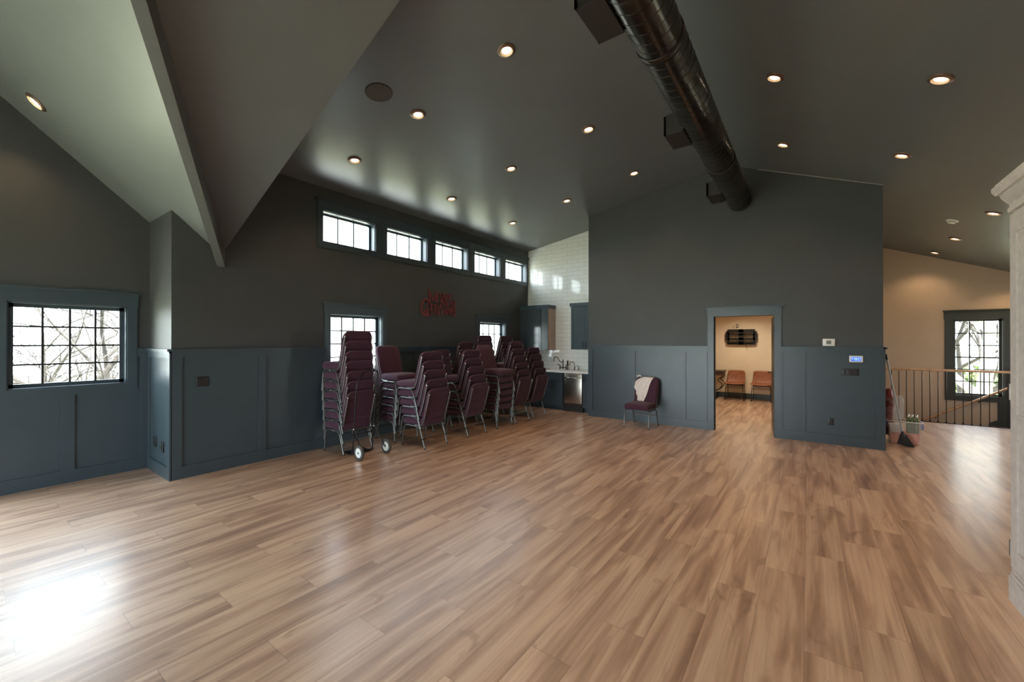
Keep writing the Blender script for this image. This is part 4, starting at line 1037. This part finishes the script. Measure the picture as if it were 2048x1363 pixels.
for sgn, xx_ in ((1, .50), (-1, -.50)):
    for yy in (-.2, .2):
        p = [(xx_+sgn*.08, yy, .66), (xx_+sgn*.085, yy, .62), (xx_+sgn*.02, yy, .58), (xx_-sgn*.03, yy, .53), (xx_+sgn*.05, yy, .47), (xx_+sgn*.09, yy, .41), (xx_+sgn*.04, yy, .31), (xx_-sgn*.06, yy, .23), (xx_-sgn*.20, yy, .18)]
        MB().tube(arc_pts(p, .05, 4), .011, 8).build('leg', 'blackmetal', t)
        MB().tube([(xx_-sgn*.20, yy, .18), (xx_-sgn*.16, yy, .10), (xx_-sgn*.06, yy*.9, .012)], [.03, .03, .035], 8).build('foot', 'blackmetal', t)
# television wall bracket
t = thing('tv_bracket', 'black slotted television bracket on the cream wall', 'wall bracket', (-1.515, YW-.05, 1.715))
g = MB()
def tb(x0, x1, z0, z1, y0=-.02, y1=.0): g.box(x0, x1, y0, y1, z0, z1)
tb(-.335, .335, .165, .215); tb(-.335, .335, -.215, -.165); tb(-.37, .37, .125, .170); tb(-.37, .37, -.185, -.133); tb(-.39, -.31, -.10, .125); tb(.31, .39, -.10, .125); tb(-.335, -.285, -.14, .14); tb(.285, .335, -.14, .14)
tb(-.06, .06, -.215, .215); tb(-.33, .33, -.085, -.020); tb(-.33, .33, .045, .092)
g.build('plate', 'black', t)
g = MB(); g.box(-.05, .05, 0, .05, -.18, .18); g.build('arm', 'blackmetal', t)
MB().tube(arc_pts([(.10, .0, -.19), (.14, -.02, -.28), (.15, .03, -.34)], .03), .004, 6).build('cable', 'black', t); MB().tube(arc_pts([(-.19, .03, .24), (-.17, .02, .29), (-.20, .045, .31)], .03), .004, 6).build('cable', 'black', t)

# ------------------------------------------------------------------ outside
g = MB(); g.box(-80, 80, -80, 90, -3.6, -3.4); g.build('ground', 'grass', kind='structure')
g = MB(); g.add([(XL-.17, YE, .72), (XL-4.2, YE, -.6), (XL-4.2, 12, -.6), (XL-.17, 12, .72)], [(0,1,2,3)]); g.v = g.v+[(x, y, z-.1) for x, y, z in g.v]; g.f = [[0,1,2,3],[4,7,6,5],[0,4,5,1],[1,5,6,2],[2,6,7,3],[3,7,4,0]]; g.sm = [False]*6
g.build('roof_bounce', 'bounce_roof', kind='structure')  # unseen roof, added to bounce sun and sky light up onto the shed ceiling
def tree(x, y, h, seed, mt, label, spread=.5, depth=5, r0=.12, lean=(0,0), base=-3.4, group=None, tw=1.0):
    rnd = random.Random(seed); t = thing('tree', label, 'tree', (x, y, base), group=group)
    tr, brs = MB(), MB()
    def grow(p, d, L, r, lv, mb):
        n = 4; pts = [p]; q = p.copy(); dd = d.copy()
        for i in range(n):
            dd = (dd+Vector((rnd.uniform(-1,1), rnd.uniform(-1,1), rnd.uniform(-.6,.9)))*.13).normalized(); q = q+dd*L/n; pts.append(q.copy())
        mb.tube(pts, [r*(1-.55*i/n) for i in range(n+1)], 6 if lv > 2 else 3, caps=False)
        if lv <= 0: return
        k = rnd.choice((2, 3)) if lv > 1 else 3
        for j in range(k+ (1 if lv >= depth-1 else 0)):
            i = rnd.randint(1, n); a = pts[i]; ax = Vector((rnd.uniform(-1,1), rnd.uniform(-1,1), rnd.uniform(-.1,.5))).normalized()
            nd = (dd*(1-spread)+ax*spread*1.3).normalized(); grow(a, nd, L*rnd.uniform(.55, .8), r*.5*tw, lv-1, brs)
        nd = (dd+Vector((rnd.uniform(-1,1), rnd.uniform(-1,1), .3))*.3).normalized(); grow(pts[-1], nd, L*.75, r*.45, lv-1, brs)
    grow(Vector((0,0,0)), Vector((lean[0], lean[1], 1)).normalized(), h*.42, r0, depth, tr)
    tr.build('trunk', mt, t); brs.build('branches', mt, t)
    return t
tree(-13.5, .2, 9.5, 5, 'bark', 'bare dark tree close outside the left bay window', .62, 5, .16, (.25, .35))
tree(-12.0, 3.4, 8.5, 12, 'bark', 'bare slender tree leaning across the left bay window', .65, 5, .13, (-.1, -.4))
tree(-22, 2.2, 8, 21, 'bark', 'bare distant tree low in the left bay window', .6, 5, .14, (0, 0))
tree(-24, 5.5, 8, 31, 'bark', 'second bare distant tree low in the left bay window, farther right', .6, 5, .14, (0, 0))
tree(5.85, 24.0, 13, 8, 'palebark', 'large pale trunk seen through the landing window', .5, 5, .34, (-.03, 0))
tree(7.3, 33.0, 15, 15, 'bark', 'bare tree behind the pale trunk outside the landing window', .55, 6, .22, (.05, 0))
tree(5.5, 27.0, 12, 19, 'bark', 'bare branching tree at the left of the landing window', .6, 6, .15, (0, 0))
tree(9.2, 38.5, 15, 27, 'bark', 'bare tree at the right of the landing window, most distant', .55, 6, .22, (0, 0))
rnd = random.Random(5); g = MB()
for k in range(1800):
    x = rnd.uniform(3, 18); y = 43+rnd.uniform(-1.5, 1.5); z = -3.3+rnd.uniform(0, 3.2)*rnd.uniform(.5, 1); s = rnd.uniform(.15, .4)
    a = Vector((rnd.uniform(-1,1), rnd.uniform(-1,1), rnd.uniform(-1,1))).normalized()*s; b = Vector((rnd.uniform(-1,1), rnd.uniform(-1,1), rnd.uniform(-1,1))).normalized()*s; c = Vector((x, y, z))
    g.add([c-a, c-b, c+a, c+b], [(0,1,2,3)])
o = g.build('undergrowth', 'leaf'); o['kind'] = 'stuff'; tag(o, 'light green undergrowth at the edge of the lawn outside', 'shrubs')
